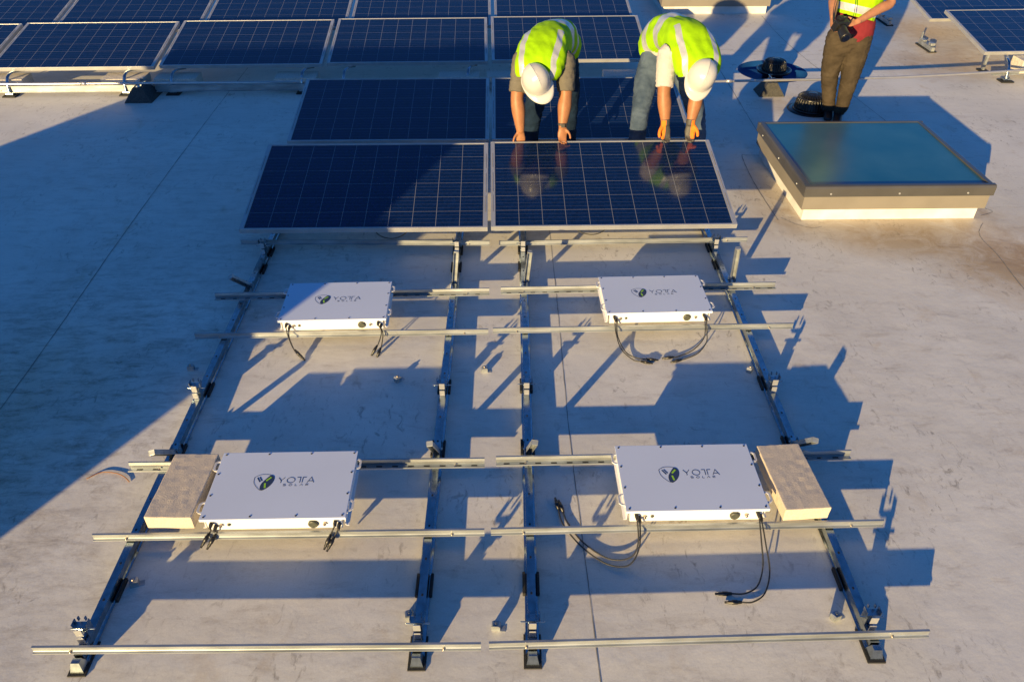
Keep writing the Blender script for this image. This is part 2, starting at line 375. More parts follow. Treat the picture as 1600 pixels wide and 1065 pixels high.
# ------------------------------------------------------------------ solar panels
PW, PD, PT, TILT = 1.65, .99, .036, radians(10.37)
def make_panel():
    t = thing('solar_panel', 'x', 'solar panel')
    # local frame: origin at lower front-left-bottom centre; glass plane tilts up towards +y
    fr = MB(); w = .030
    # frame as four butted channels; the top face of each channel carries the small lip
    def bar(x0, x1, y0, y1): fr.box(((x0 + x1) / 2, (y0 + y1) / 2, -PT / 2), (x1 - x0, y1 - y0, PT), bevel=.0012)
    bar(-PW / 2, PW / 2, 0, .012); bar(-PW / 2, PW / 2, PD - .012, PD)
    bar(-PW / 2, -PW / 2 + w, .0125, PD - .0125); bar(PW / 2 - w, PW / 2, .0125, PD - .0125)
    # shallow grooves with drainage slots along the side bars
    for sx in (-1, 1):
        for (a, b) in ((.16, .34), (.38, .60), (.66, .84)): fr.box((sx * (PW / 2 - .014), (a + b) / 2, .0012), (.0035, b - a, .0016), mi=1)
    f = fr.build('frame', [MT['alu'], MT['seam']], t)
    g = MB(); g.box((0, PD / 2, -.006), (PW - 2 * w - .001, PD - .026, .005))
    gl = g.build('glass', MT['cells'], t)
    # cell lines are laid out round the centre of the glass
    for v in gl.data.vertices: v.co.y -= PD / 2; v.co.z += .006
    gl.location = (0, PD / 2, -.006)
    b = MB(); b.box((0, PD / 2, -.015), (PW - 2 * w, PD - .03, .003)); b.box((.1, PD - .12, -.026), (.14, .10, .018))
    b.build('backsheet', MT['white'], t)
    return t
panel0 = make_panel(); panel_used = [False]
def panel(xc, yf, zf, label, group, tilt=TILT, rz=0, dtilt=0):
    p = panel0 if not panel_used[0] else copy_tree(panel0)
    panel_used[0] = True
    p.location = (xc, yf, zf); p.rotation_euler = (tilt + dtilt, 0, rz)
    tag(p, label, 'solar panel', group); return p
PITCH = 1.4585
panel(-.835, 1.9125, .235, 'dark solar panel left of the centre gap in the nearest row, its right end sunlit', 'solar panels of the unfinished array')
panel(.838, 1.915, .238, 'solar panel held by the two bending workers and reflecting them', 'solar panels of the unfinished array', rz=.004, dtilt=.006)
panel(-.835, 1.9125 + PITCH, .235, 'fully shaded dark solar panel second from front, left of the worker in grey', 'solar panels of the unfinished array')
panel(.838, 1.912 + PITCH, .235, 'dark solar panel behind the legs of the two bending workers', 'solar panels of the unfinished array')
far_lab = {(0, 0): 'blue solar panel directly behind the two bending workers, right end of its row', (0, -1): 'blue solar panel of the rear array just left of the grey shirted worker',
           (0, -2): 'blue solar panel of the rear array second left from the grey shirted worker', (0, -3): 'blue solar panel of the rear array with sunlit lower frame at the left edge',
           (0, -4): 'sliver of blue solar panel cut by the left edge of the photo, front row',
           (1, 0): 'blue solar panel at the top, right end of the second rear row', (1, -1): 'blue solar panel in the second rear row above the blocks at centre',
           (1, -2): 'blue solar panel at the top edge, third from the right end of its row', (1, -3): 'blue solar panel at the top edge, fourth from the right end of its row',
           (1, -4): 'blue solar panel at top left with a small red tag lying on its glass'}
for (row, k), lab in far_lab.items():
    yf = 5.40 + row * 1.32; panel(.83 + 1.692 * k + (.03 if row else 0), yf + .03 * (.83 + 1.69 * k), .235, lab, 'solar panels of the rear array', rz=.018 if 0 else .012)
rlab = {(0, 0): 'frontmost blue solar panel of the array at the right edge, above a hooped arm', (1, 0): 'blue solar panel behind the frontmost one in the array at top right'}
for (row, k), lab in rlab.items():
    panel(5.24 + .825 + 1.69 * k, 5.62 + row * 1.28, .235, lab, 'solar panels of the right array', rz=.03)
o = MB().loft([(-6.02, 7.02, .320, .010, .006), (-5.96, 7.05, .327, .016, .009), (-5.90, 7.07, .331, .009, .006)], side=(0, 1, 0)).tube([(-6.3, 6.95, .305), (-6.15, 6.97, .309), (-6.02, 7.02, .318)], .006).build('red_tag', MT['redp'])
tag(o, 'small red plastic tag lying on the glass of the top left panel', 'tag')

# ------------------------------------------------------------------ mounting tracks (front to back)
def leg_mesh(L):
    mb = MB()     # open channel, 26 mm wide, length L along +z
    w, d, t = .030, .024, .002
    mb.prism([(-w / 2, 0), (w / 2, 0), (w / 2, d), (w / 2 - t, d), (w / 2 - t, t), (-w / 2 + t, t), (-w / 2 + t, d), (-w / 2, d)], 0, L, 'z')
    mb.box((0, d / 2, L - .006), (w - .001, d, .010), bevel=.002)
    mb.box((0, -.001, L * .5), (.012, .004, .012)); mb.box((0, -.001, L * .25), (.007, .004, .007))
    return mb
def track(x0, y0, x1, y1, label, pads, legs, clamps):
    L = sqrt((x1 - x0) ** 2 + (y1 - y0) ** 2); rz = -atan2(x1 - x0, y1 - y0)
    t = thing('mounting_track', label, 'mounting track', (x0, y0, 0), rz, 'galvanised tracks running from the camera to the rear array')
    mb = MB()
    # inverted hat channel, slightly splayed feet, ends closed by a sloping lip
    prof = [(-.026, .006), (-.016, .008), (-.0145, .050), (.0145, .050), (.016, .008), (.026, .006), (.026, .009), (.0185, .011), (.0168, .0525), (-.0168, .0525), (-.0185, .011), (-.026, .009)]
    mb.prism(prof, .045, L, 'y')
    mb.frustum((0, .025, .007), .050, .05, .031, .022, .044)
    h = mb; q = .11
    while q < L - .05:
        h.box((0, q, .0527), (.008, .011, .0012), mi=1); q += .172
    for q in (.07, .10): h.box((-.0175, q, .033), (.0015, .008, .008), mi=1); h.box((.0175, q, .033), (.0015, .008, .008), mi=1)
    ch = mb.build('channel', [MT['galv'], MT['black']], t)
    for py in [.06] + [p - y0 for p in pads]:
        n = .14 if py < .1 else .105
        p = MB(); p.box((0, py + (0 if py < .1 else 0), .003), (.068, n, .008), bevel=.001)
        if py >= .1: p.box((-.029, py, .012), (.012, n, .014), bevel=.002); p.box((.029, py, .012), (.012, n, .014), bevel=.002)
        p.build('rubber_pad', MT['rubber'], t)
    Minv = (Matrix.Translation((x0, y0, 0)) @ Matrix.Rotation(rz, 4, 'Z')).inverted()
    for (b, tip) in legs:
        b = Minv @ Vector(b); tip = Minv @ Vector(tip); d = tip - b
        mb = leg_mesh(d.length)
        qz = d.to_track_quat('Z', 'Y').to_matrix().to_4x4()
        o = mb.build('tilt_leg', MT['galv2'], t)
        # turn the leg round its own axis so that its open side looks at the camera
        z = d.normalized(); y = Vector((0, -1, .2)); y = (y - z * y.dot(z)).normalized(); x = y.cross(z)
        o.matrix_local = Matrix.Translation(b) @ Matrix((x, y, z)).transposed().to_4x4()
        hb = MB(); hb.box((b.x - .019, b.y, .045), (.003, .045, .05), bevel=.001); hb.box((b.x + .019, b.y, .045), (.003, .045, .05), bevel=.001)
        hb.loft([(b.x - .026, b.y, .055, .005, .005), (b.x + .026, b.y, .055, .005, .005)], side=(0, 0, 1), seg=8, k=1, caps=False)
        hb.build('hinge_bracket', MT['galv'], t)
    for cy in clamps:
        c = MB(); y = cy - y0
        tilt = Matrix.Rotation(radians(-38), 3, 'X')
        c.box((0, y + .012, .075), (.034, .040, .046), bevel=.002)                        # saddle
        c.box((0, y + .005, .118), (.058, .030, .004), bevel=.001)                        # cross plate
        c.box((-.027, y + .005, .128), (.003, .030, .022)); c.box((.027, y + .005, .128), (.003, .030, .022))
        c.box((-.013, y + .022, .136), (.004, .010, .018)); c.box((.014, y + .022, .136), (.004, .010, .018))
        c.loft([(-.045, y, .100, .003, .003), (.045, y, .100, .003, .003)], side=(0, 0, 1), seg=8, k=1)
        c.build('clamp', MT['galv'], t)
        f = MB(); f.box((0, y - .026, .112), (.028, .004, .036), rot=None, bevel=.001); f.box((0, y - .034, .072), (.026, .004, .034), bevel=.001)
        f.build('clamp_jaw', MT['alu'], t)
    return t
PADS = [-.675, .10, .565, 1.78, 2.0]
CL = [-.905, .475, 1.93, 1.93 + PITCH]
track(-1.521, -1.03, -1.535, 4.35, 'leftmost mounting track, passing under the left ballast block', PADS,
      [((-1.513, .075, .05), (-1.545, -.055, .185)), ((-1.528, 1.53, .05), (-1.60, 1.44, .18))], CL)
track(-.257, -1.03, -.190, 4.35, 'second mounting track from the left, crossing the inner ends of the left rails', PADS,
      [((-.243, .055, .05), (-.262, -.055, .22)), ((-.222, 1.53, .05), (-.199, 1.54, .285))], CL)
track(.180, -1.03, .268, 4.35, 'third mounting track from the left, crossing the inner ends of the right rails', PADS,
      [((.200, .05, .05), (.225, -.06, .225)), ((.237, 1.53, .05), (.258, 1.52, .29))], CL)
track(1.480, -1.03, 1.590, 4.35, 'rightmost mounting track, passing behind the right ballast block', PADS,
      [((1.505, .075, .05), (1.542, -.035, .19)), ((1.560, 1.53, .05), (1.55, 1.52, .30))], CL)

# ------------------------------------------------------------------ cross rails
def rail(xa, ya, xb, yb, label, wide=False, group='zinc cross rails of the unfinished array', tall=False):
    L = sqrt((xb - xa) ** 2 + (yb - ya) ** 2); rz = atan2(yb - ya, xb - xa)
    t = thing('cross_rail', label, 'cross rail', (xa, ya, .034 if tall else .0535), rz, group)
    D = .030 if wide else .012; H = .037; th = .0018
    mb = MB()
    # tall web at the back, flange towards the camera with a turned-up lip, hem along the top edge
    if tall: H = .064; mb.prism([(0, 0), (-.022, 0), (-.022, .002), (-.002, .002), (-.002, H - .002), (-.020, H - .002), (-.020, H), (0, H)][::-1], 0, L, 'x')
    elif wide: mb.prism([(0, 0), (-D, 0), (-D, .007), (-D + th, .007), (-D + th, th), (-th, th), (-th - .003, H * .5), (-th, H - .002), (-th - .004, H), (.003, H), (.003, H - th), (0, H - th), (-.003, H * .5)][::-1], 0, L, 'x')
    else: F = .011; mb.prism([(0, 0), (0, H - th), (.006, H - th), (.006, H), (-.0035, H), (-.0035, H - .004), (-.002, H - .005), (-.002, F + .002), (-.004, F), (-D, F - .001), (-D, F - .005), (-D + th, F - .005), (-D + th, F - th - .001), (-.002, F - th), (-.002, 0)], 0, L, 'x')
    if wide:
        q = .05
        while q < L - .03: mb.box((q, -D * .52, .0022), (.028, .008, .001), mi=1); q += .075
    mb.build('profile', [MT['galv2'], MT['black']], t)
    for q in (.14, L - .14) if not wide else (.14, L * .5, L - .14):
        sc = MB(); sc.lathe([(.0, .006), (.004, .006), (.0045, .002), (.0055, .0015), (.0055, 0)], (q, -D * .5 - .001, .0022 if wide else .0112), seg=8)
        sc.build('bolt', MT['brass'], t)
    return t
R = [(-1.688, -.970, -.014, -.985, .016, -.983, 1.688, -.962, False, ('nearest cross rail in the left bay, running along the bottom of the photo', 'nearest cross rail in the right bay, running along the bottom of the photo')),
     (-1.679, -.456, -.007, -.458, .021, -.456, 1.727, -.440, False, ('cross rail in front of the lower left battery box and its paver', 'cross rail in front of the lower right battery box and its paver')),
     (-1.685, -.038, -.011, -.040, .043, -.032, 1.741, -.020, True, ('slotted cross rail running behind the lower left battery box', 'slotted cross rail running behind the lower right battery box')),
     (-1.690, .962, -.001, .975, .025, .984, 1.784, .999, False, ('cross rail in front of the upper left, half shaded battery box', 'cross rail in front of the upper right battery box')),
     (-1.697, 1.378, .002, 1.402, .074, 1.412, 1.809, 1.438, True, ('slotted cross rail running behind the upper left battery box', 'slotted cross rail running behind the upper right battery box')),
     (-1.710, 2.028, .000, 1.985, .066, 1.980, 1.781, 2.002, False, ('cross rail just below the front frame of the left solar panel', 'cross rail just below the front frame of the right solar panel'))]
for (a, b, c, d, e, f_, g, h, wd, lab) in R:
    rail(a, b, c, d, lab[0], wd); rail(e, f_, g, h, lab[1], wd)

# ------------------------------------------------------------------ paver blocks
def block(cx, cy, cz, w, d, h, rz, label, group=None, m='conc'):
    mb = MB(); mb.box((0, 0, h / 2), (w, d, h), bevel=.004)
    es = [e for e in mb.bm.edges if e.calc_length() > .03]
    bmesh.ops.subdivide_edges(mb.bm, edges=es, cuts=14, use_grid_fill=True)
    sd_ = random.random() * 50
    for v in mb.bm.verts: v.co += Vector([noise.noise(Vector(v.co) * 30 + Vector((sd_ + i * 9, 0, 0))) * .0016 for i in range(3)])
    o = mb.build('paver_block', MT[m], None, (cx, cy, cz), (0, 0, rz)); return tag(o, label, 'concrete block', group)
block(-1.345, -.243, .0905, .202, .372, .07, -.03, 'speckled concrete block left of the lower left battery box')
block(1.375, -.238, .0905, .200, .385, .07, .055, 'speckled concrete block with a chipped corner, right of the lower right battery box')

# ------------------------------------------------------------------ battery boxes
BW, BD = .618, .388
def stroke(mb, pts, w, z, closed=False, mi=0):
    n = len(pts); V = []
    for i in range(n):
        a = Vector(pts[(i - 1) % n] if (closed or i > 0) else pts[i]); b = Vector(pts[i]); c = Vector(pts[(i + 1) % n] if (closed or i < n - 1) else pts[i])
        t1 = (b - a).normalized() if (b - a).length > 1e-9 else None; t2 = (c - b).normalized() if (c - b).length > 1e-9 else None
        t = ((t1 or t2) + (t2 or t1)); t = t.normalized() if t.length > 1e-6 else (t1 or t2)
        nn = Vector((-t.y, t.x)); q = w / 2
        if t1 and t2: q = q / max(.5, abs(t1.dot(t)))
        V.append((mb.bm.verts.new((b.x + nn.x * q, b.y + nn.y * q, z)), mb.bm.verts.new((b.x - nn.x * q, b.y - nn.y * q, z))))
    for i in range(n if closed else n - 1):
        A, B = V[i], V[(i + 1) % n]; mb.bm.faces.new((A[0], A[1], B[1], B[0])).material_index = mi
def poly(mb, pts, z, mi=0): mb.bm.faces.new([mb.bm.verts.new((x, y, z)) for x, y in pts]).material_index = mi

def make_logo(parent, z):
    ox, oy = -BW / 2 + .222, .012         # centre of the shield
    before = set(parent.children); mb = MB()
    # shield: rounded triangle with the point at the bottom
    out = catmull([(-.046, .030), (-.020, .046), (.018, .046), (.046, .030), (.046, .000), (.028, -.034), (.004, -.052), (-.020, -.036), (-.042, -.004), (-.046, .030)], 6)[:-1]
    stroke(mb, [(ox + x, oy + y) for x, y in out], .0022, z, True)
    dk = catmull([(.010, -.052), (-.004, -.046), (-.008, -.026), (-.004, -.006), (.006, .012), (.018, .030), (.030, .043), (.045, .034), (.049, .012), (.044, -.012), (.030, -.036), (.010, -.052)], 5)[:-1]
    poly(mb, [(ox + x, oy + y) for x, y in dk], z + .0003)
    stroke(mb, [(ox - .032, oy + .028), (ox - .014, oy + .000)], .0055, z); stroke(mb, [(ox - .022, oy + .032), (ox - .006, oy + .007)], .0055, z)
    mb.build('emblem', MT['navy'], parent, recalc=False)
    g = MB(); stroke(g, [(ox + .014, oy + .006), (ox + .034, oy + .029)], .0085, z + .0008); stroke(g, [(ox + .012, oy - .008), (ox + .017, oy - .038)], .0085, z + .0008)
    g.build('emblem_bar', MT['green'], parent, recalc=False)
    t = MB(); x0 = ox + .070; H = .034; yb = oy - .008; w = .0040
    def S_(pts, ww=.0031): stroke(t, [(x0 + x, yb + y) for x, y in pts], ww, z)
    w = .0033; S_([(0, H), (.015, H * .45), (.030, H)], w); S_([(.015, H * .47), (.015, 0)], w)
    S_([(.061 + .0185 * cos(a * pi / 12), H / 2 + H * .5 * sin(a * pi / 12)) for a in range(25)])
    S_([(.088, H), (.1065, H)]); S_([(.105, H), (.105, 0)])                      # first T, bar joined on its left
    S_([(.116, 0), (.116, H)]); S_([(.1145, H), (.133, H)])                     # second T, mirrored stem
    S_([(.140, 0), (.156, H), (.172, 0)]); S_([(.146, H * .3), (.166, H * .3)], w * .8)
    h = .011; y2 = -.019; w2 = .0019; sx = .030
    def s2(pts): stroke(t, [(x0 + x, yb + y2 + y) for x, y in pts], w2, z)
    s2([(sx + .011, h), (sx, h), (sx, h / 2), (sx + .011, h / 2), (sx + .011, 0), (sx, 0)])
    s2([(sx + .034 + .007 * cos(a * pi / 8), h / 2 + h / 2 * sin(a * pi / 8)) for a in range(17)])
    s2([(sx + .056, h), (sx + .056, 0), (sx + .065, 0)])
    s2([(sx + .078, 0), (sx + .085, h), (sx + .092, 0)])
    s2([(sx + .106, 0), (sx + .106, h), (sx + .116, h), (sx + .116, h / 2), (sx + .106, h / 2), (sx + .117, 0)])
    t.build('lettering', MT['navy'], parent, recalc=False)
    K = .93
    for o in set(parent.children) - before:
        for v in o.data.vertices: v.co.x = ox + (v.co.x - ox) * K; v.co.y = oy + (v.co.y - oy) * K

def make_box():
    t = thing('battery_box', 'x', 'battery box')
    z0, z1 = .000, .074
    c = MB(); c.box((0, .0015, (z0 + z1) / 2), (BW - .045, BD - .017, z1 - z0), bevel=.003)
    for sx in (-1, 1):      # side mounting angle
        c.box((sx * (BW / 2 - .010), .0, .026), (.0025, BD - .04, .05)); c.box((sx * (BW / 2 - .004), .0, .0022), (.014, BD - .04, .0025))
    c.build('case', MT['white'], t)
    l = MB(); l.box((0, 0, z1 + .0025), (BW, BD, .004), bevel=.0015); l.box((0, -BD / 2 + .0012, z1 - .004), (BW - .002, .0022, .010))
    lid = l.build('lid', MT['lid'], t)
    for x, y in [(a * (BW / 2 - .016), b * (BD / 2 - .014)) for a in (-1, -.33, .33, 1) for b in (-1, 1)] + [(a * (BW / 2 - .012), b) for a in (-1, 1) for b in (-.062, .062)]:
        s = MB(); s.lathe([(.0044, 0), (.0044, .0012), (.0026, .0020)], (x, y, z1 + .0047), seg=10)
        s.build('screw', MT['black'], lid)
    make_logo(lid, z1 + .0052)
    for sx in (-1, 1):
        for sy in (.115, -.125):
            e = MB(); x = sx * (BW / 2)
            pts = [(x - sx * .004, sy + .030), (x + sx * .012, sy + .026), (x + sx * .020, sy + .018), (x + sx * .020, sy - .018), (x + sx * .012, sy - .026), (x - sx * .004, sy - .030)]
            stroke(e, pts, .009, z1 + .002); stroke(e, pts, .009, z1 - .002)
            for f in list(e.bm.faces): pass
            r = bmesh.ops.extrude_face_region(e.bm, geom=[f for f in e.bm.faces if f.calc_center_median().z < z1])
            bmesh.ops.translate(e.bm, verts=[v for v in r['geom'] if isinstance(v, bmesh.types.BMVert)], vec=(0, 0, .004))
            e.box((x - sx * .003, sy, z1 - .012), (.003, .05, .022))
            e.build('bracket_ear', MT['white'], t)
    yf = -BD / 2 + .010
    def cyl(name, x, z, r, d, m, r2=None):
        k = MB(); k.loft([(x, yf + .003, z, r, r), (x, yf - d * .7, z, r, r), (x, yf - d, z, (r2 or r * .8), (r2 or r * .8))], side=(1, 0, 0), seg=20, k=1, caps=False)
        return k.build(name, MT[m], t)
    cyl('vent_cap', .165, .034, .0215, .012, 'knob', .018)
    cyl('plug', .215, .036, .007, .014, 'brass'); cyl('plug', -.225, .036, .007, .014, 'brass'); cyl('plug', -.192, .036, .0075, .006, 'knob')
    return t
def add_cable(box, x, rows):
    """rows: world-space points of one cable, starting at the gland; ends in a connector"""
    bx, by, bz = box.location
    inv = (Matrix.Translation(box.location) @ Matrix.Rotation(box.rotation_euler.z, 4, 'Z')).inverted()
    z0 = x[1]
    a = Vector((x[0], -BD / 2 + .010, z0))
    g = MB(); g.loft([(a.x, a.y + .004, a.z, .0085, .0085), (a.x, a.y - .016, a.z, .0085, .0085), (a.x, a.y - .030, a.z - .002, .006, .006)], side=(1, 0, 0), seg=12, k=1)
    pts = [(a.x, a.y - .026, a.z - .001)] + [tuple(inv @ Vector(p)) for p in rows]
    g.tube(pts, .0033, seg=8, k=8)
    c = g.build('cable', MT['cable'], box, smooth=True)
    e = Vector(pts[-1]); d = (e - Vector(pts[-2])); d.normalize()
    k = MB()
    q = [(e - d * .004, .0060), (e + d * .012, .0075), (e + d * .013, .0092), (e + d * .034, .0092), (e + d * .036, .0070), (e + d * .050, .0070), (e + d * .052, .0048), (e + d * .064, .0048)]
    k.loft([(*v, r, r) for v, r in q], side=(.2, .3, .9), seg=10, k=1, caps=False)
    k.build('connector', MT['black'], c)
box0 = make_box()
boxes = []
for i, (x, y, z, rz, lab) in enumerate([(-.902, -.255, .0895, .004, 'white battery box beside the left concrete block, short cables hanging over the rail'),
        (.907, -.242, .0895, .004, 'white battery box beside the right concrete block, two long cables lying on the roof'),
        (-.898, 1.170, .0895, .018, 'white battery box with a shadow across its upper left corner'),
        (.990, 1.208, .0895, .018, 'fully sunlit white battery box in the upper right bay, nearest the skylight')]):
    b = box0 if i == 0 else copy_tree(box0); b.location = (x, y, z); b.rotation_euler.z = rz
    tag(b, lab, 'battery box', 'white battery boxes on the rails'); boxes.append(b)
LL, LR, UL, UR = boxes
GL, GR = (-.262, .042), (.262, .042)
def pair(box, port, rows1, rows2):
    add_cable(box, (port[0], port[1] + .008), rows1); add_cable(box, (port[0] + .014, port[1] - .012), rows2)
pair(LL, GL, [(-1.170, -.457, .108), (-1.178, -.468, .098)], [(-1.148, -.455, .094), (-1.156, -.466, .084)])
pair(LL, GR, [(-.652, -.462, .106), (-.662, -.478, .090)], [(-.638, -.468, .094), (-.648, -.482, .080)])
pair(UL, GL, [(-1.146, .925, .10), (-1.118, .878, .050), (-1.100, .862, .038)], [(-1.138, .918, .085), (-1.108, .868, .036), (-1.088, .852, .026)])
pair(UL, GR, [(-.614, .945, .10), (-.630, .905, .052), (-.640, .892, .040)], [(-.606, .940, .088), (-.614, .894, .038), (-.620, .880, .028)])
pair(UR, GL, [(.735, .93, .085), (.76, .85, .03), (.82, .78, .008), (.865, .765, .008)], [(.745, .92, .07), (.785, .835, .02), (.845, .795, .008), (.90, .785, .008)])
pair(UR, GR, [(1.25, .93, .09), (1.235, .90, .05), (1.17, .85, .015), (1.08, .805, .008), (1.05, .80, .008)], [(1.262, .93, .08), (1.255, .89, .04), (1.20, .83, .012), (1.12, .785, .008), (1.09, .775, .008)])
pair(LR, GL, [(.645, -.53, .075), (.61, -.57, .03), (.52, -.56, .012), (.42, -.47, .008), (.36, -.36, .008), (.345, -.30, .010)],
     [(.65, -.54, .06), (.60, -.60, .02), (.51, -.585, .010), (.41, -.49, .008), (.34, -.37, .008), (.325, -.285, .010)])
pair(LR, GR, [(1.165, -.54, .085), (1.16, -.62, .03), (1.12, -.70, .010), (1.06, -.735, .008), (1.00, -.735, .008)],
     [(1.185, -.54, .075), (1.185, -.64, .02), (1.14, -.735, .008), (1.08, -.775, .008), (1.03, -.775, .008)])

# ------------------------------------------------------------------ skylights
def skylight(x0, y0, w, d, h, label):
    t = thing('skylight', label, 'skylight', (x0, y0, 0))
    i = .045
    def ringbox(mb, x0, x1, y0, y1, z0, z1, th):     # four butted walls
        mb.box(((x0 + x1) / 2, y0 + th / 2, (z0 + z1) / 2), (x1 - x0, th, z1 - z0), bevel=.002); mb.box(((x0 + x1) / 2, y1 - th / 2, (z0 + z1) / 2), (x1 - x0, th, z1 - z0), bevel=.002)
        mb.box((x0 + th / 2, (y0 + y1) / 2, (z0 + z1) / 2), (th, y1 - y0 - 2 * th - .0006, z1 - z0)); mb.box((x1 - th / 2, (y0 + y1) / 2, (z0 + z1) / 2), (th, y1 - y0 - 2 * th - .0006, z1 - z0))
    k = MB(); ringbox(k, i, w - i, i, d - i, -.01, h * .47, .05)
    k.prism([(0, 0), (0, .012), (.012, .004), (.09, .002), (.09, 0)], 0, 0, 'x') if 0 else None
    k.build('kerb', MT['kerb'], t)
    f = MB(); ringbox(f, .014, w - .014, .014, d - .014, h * .34, h * .76, .030); f.build('flashing', MT['beige'], t)
    m = MB(); fw = .042
    # frame: rounded top members, mitred look from butted ends
    prof = [(0, h * .72), (0, h * .94), (.006, h * .985), (.016, h), (fw, h), (fw, h * .72)]
    def wall(axis, flip, a, b, off):
        m.prism([((off - u) if flip else (off + u), z) for u, z in prof], a, b, axis)
    wall('x', False, 0, w, 0); wall('x', True, 0, w, d); wall('y', False, fw + .0004, d - fw - .0004, 0); wall('y', True, fw + .0004, d - fw - .0004, w)
    fr = m.build('frame', MT['bronze'], t)
    for q in (.14, .5, .86):
        s = MB(); s.loft([(w * q, -.004, h * .80, .006, .006), (w * q, .004, h * .80, .008, .008)], side=(1, 0, 0), seg=10, k=1, caps=False)
        s.build('screw', MT['alu'], fr)
        s = MB(); s.loft([(-.004, d * q, h * .80, .006, .006), (.004, d * q, h * .80, .008, .008)], side=(0, 1, 0), seg=10, k=1, caps=False)
        s.build('screw', MT['alu'], fr)
    # the pane lies in a shallow rebate below the frame
    g = MB(); g.box((0, 0, 0), (w - 2 * fw - .001, d - 2 * fw - .004, .008)); g.build('pane', MT['glass'], t, (w / 2, d / 2, h - .014), (radians(.5), 0, 0))
    return t
skylight(2.258, 2.362, 1.378, 1.235, .286, 'large skylight with dark bronze frame and teal glass beside the unfinished array')
skylight(2.225, 8.03, 1.47, 1.3, .286, 'skylight cut by the top edge, only its beige front side in view')

# ------------------------------------------------------------------ roof drains
def drain(x, y, z, s, label, collar):
    t = thing('roof_drain', label, 'roof drain', (x, y, z))
    b = MB(); b.lathe([(.10 * s, 0), (.10 * s, .05 * s), (.155 * s, .075 * s), (.165 * s, .10 * s), (.158 * s, .10 * s), (.145 * s, .082 * s), (.09 * s, .070 * s)] if collar else [(.17 * s, 0), (.165 * s, .014 * s), (.13 * s, .024 * s), (.09 * s, .024 * s)], (0, 0, 0), seg=40)
    b.build('collar', MT['iron'], t)
    d = MB(); zb = (.080 if collar else .022) * s; n = 30
    R0, R1, H = .118 * s, .100 * s, .105 * s
    for i in range(n):
        a = 2 * pi * i / n; c, q = cos(a), sin(a)
        d.loft([(R0 * c, R0 * q, zb, .0042 * s, .0042 * s), (R1 * c, R1 * q, zb + H * .8, .0042 * s, .0042 * s), (R1 * .80 * c, R1 * .80 * q, zb + H, .0040 * s, .0040 * s), (R1 * .34 * c, R1 * .34 * q, zb + H * 1.10, .0035 * s, .0035 * s)], side=(-q, c, .01), seg=6, k=3, caps=False)
    d.lathe([(R0 * .92, zb), (R0 * 1.08, zb), (R0 * 1.08, zb + .012 * s), (R0 * .95, zb + .012 * s)], (0, 0, 0), seg=36)
    d.lathe([(R1 * 1.03, zb + H * .80), (R1 * 1.05, zb + H * .86), (R1 * .96, zb + H * .90)], (0, 0, 0), seg=36)
    d.lathe([(R1 * .36, zb + H * 1.06), (R1 * .34, zb + H * 1.13), (.012 * s, zb + H * 1.15)], (0, 0, 0), seg=24)
    d.build('strainer_dome', MT['iron'], t)
    e = MB(); e.lathe([(R0 * .90, zb), (R1 * .84, zb + H * .78), (R1 * .5, zb + H * .98), (.004, zb + H * 1.02)], (0, 0, 0), seg=24); e.build('inner_bowl', MT['black'], t)
drain(3.06, 5.70, -.074, 1.12, 'black domed roof drain on a wide collar in the shaded sump', True)
drain(3.09, 4.60, -.018, 1.28, 'low black domed roof drain behind the legs of the standing man', False)

# ------------------------------------------------------------------ conduits and supports
def conduit(pts, label, couplings):
    t = thing('conduit_pipe', label, 'conduit', pts[0])
    o = Vector(pts[0])
    MB().tube([tuple(Vector(p) - o) for p in pts], .0125, seg=12, k=2).build('pipe', MT['pvc'], t, smooth=True)
    for p in couplings:
        c = Vector(p) - o; d = .03
        MB().loft([(c.x - d, c.y, c.z, .0165, .0165), (c.x + d, c.y, c.z, .0165, .0165)], side=(0, 0, 1), seg=12, k=1, caps=False).build('coupling', MT['pvc'], t)
conduit([(-6.0, 4.99, .165), (-3.4, 4.99, .165), (-1.9, 4.995, .165)], 'straight grey conduit in front of the rear array at left', [(-4.02, 4.99, .165)])
conduit([(1.75, 4.91, .17), (2.7, 4.94, .17), (4.06, 5.01, .17), (5.47, 5.20, .17), (6.6, 5.34, .17)], 'long thin conduit crossing the roof behind the standing man', [(2.36, 4.928, .17)])
def support(x, y, label, m='recyc', w=.26, d=.36):
    t = thing('pipe_support', label, 'pipe support', (x, y, 0))
    b = MB(); b.frustum((0, 0, .001), w, d, w * .36, d * .62, .125); b.box((0, -d * .5 + .001, .012), (w * 1.02, .006, .022)) if 0 else None
    b.build('rubber_base', MT[m], t)
    s = MB(); s.box((0, 0, .1285), (.042, d * .52, .006)); s.box((0, -.055, .150), (.030, .004, .050)); s.box((0, .045, .150), (.030, .004, .050))
    s.loft([(-.018, -.058, .170, .004, .004), (-.018, .052, .170, .004, .004)], side=(1, 0, 0), seg=8, k=1); s.loft([(.020, -.066, .155, .008, .008), (.020, -.052, .155, .008, .008)], side=(1, 0, 0), seg=6, k=1)
    s.build('strut_clamp', MT['galv'], t)
support(-3.50, 5.06, 'black rubber pipe support in shade at the left, front of the rear array', w=.27, d=.34)
support(2.825, 5.06, 'grey rubber pyramid pipe support just in front of the open drain', w=.26, d=.22)

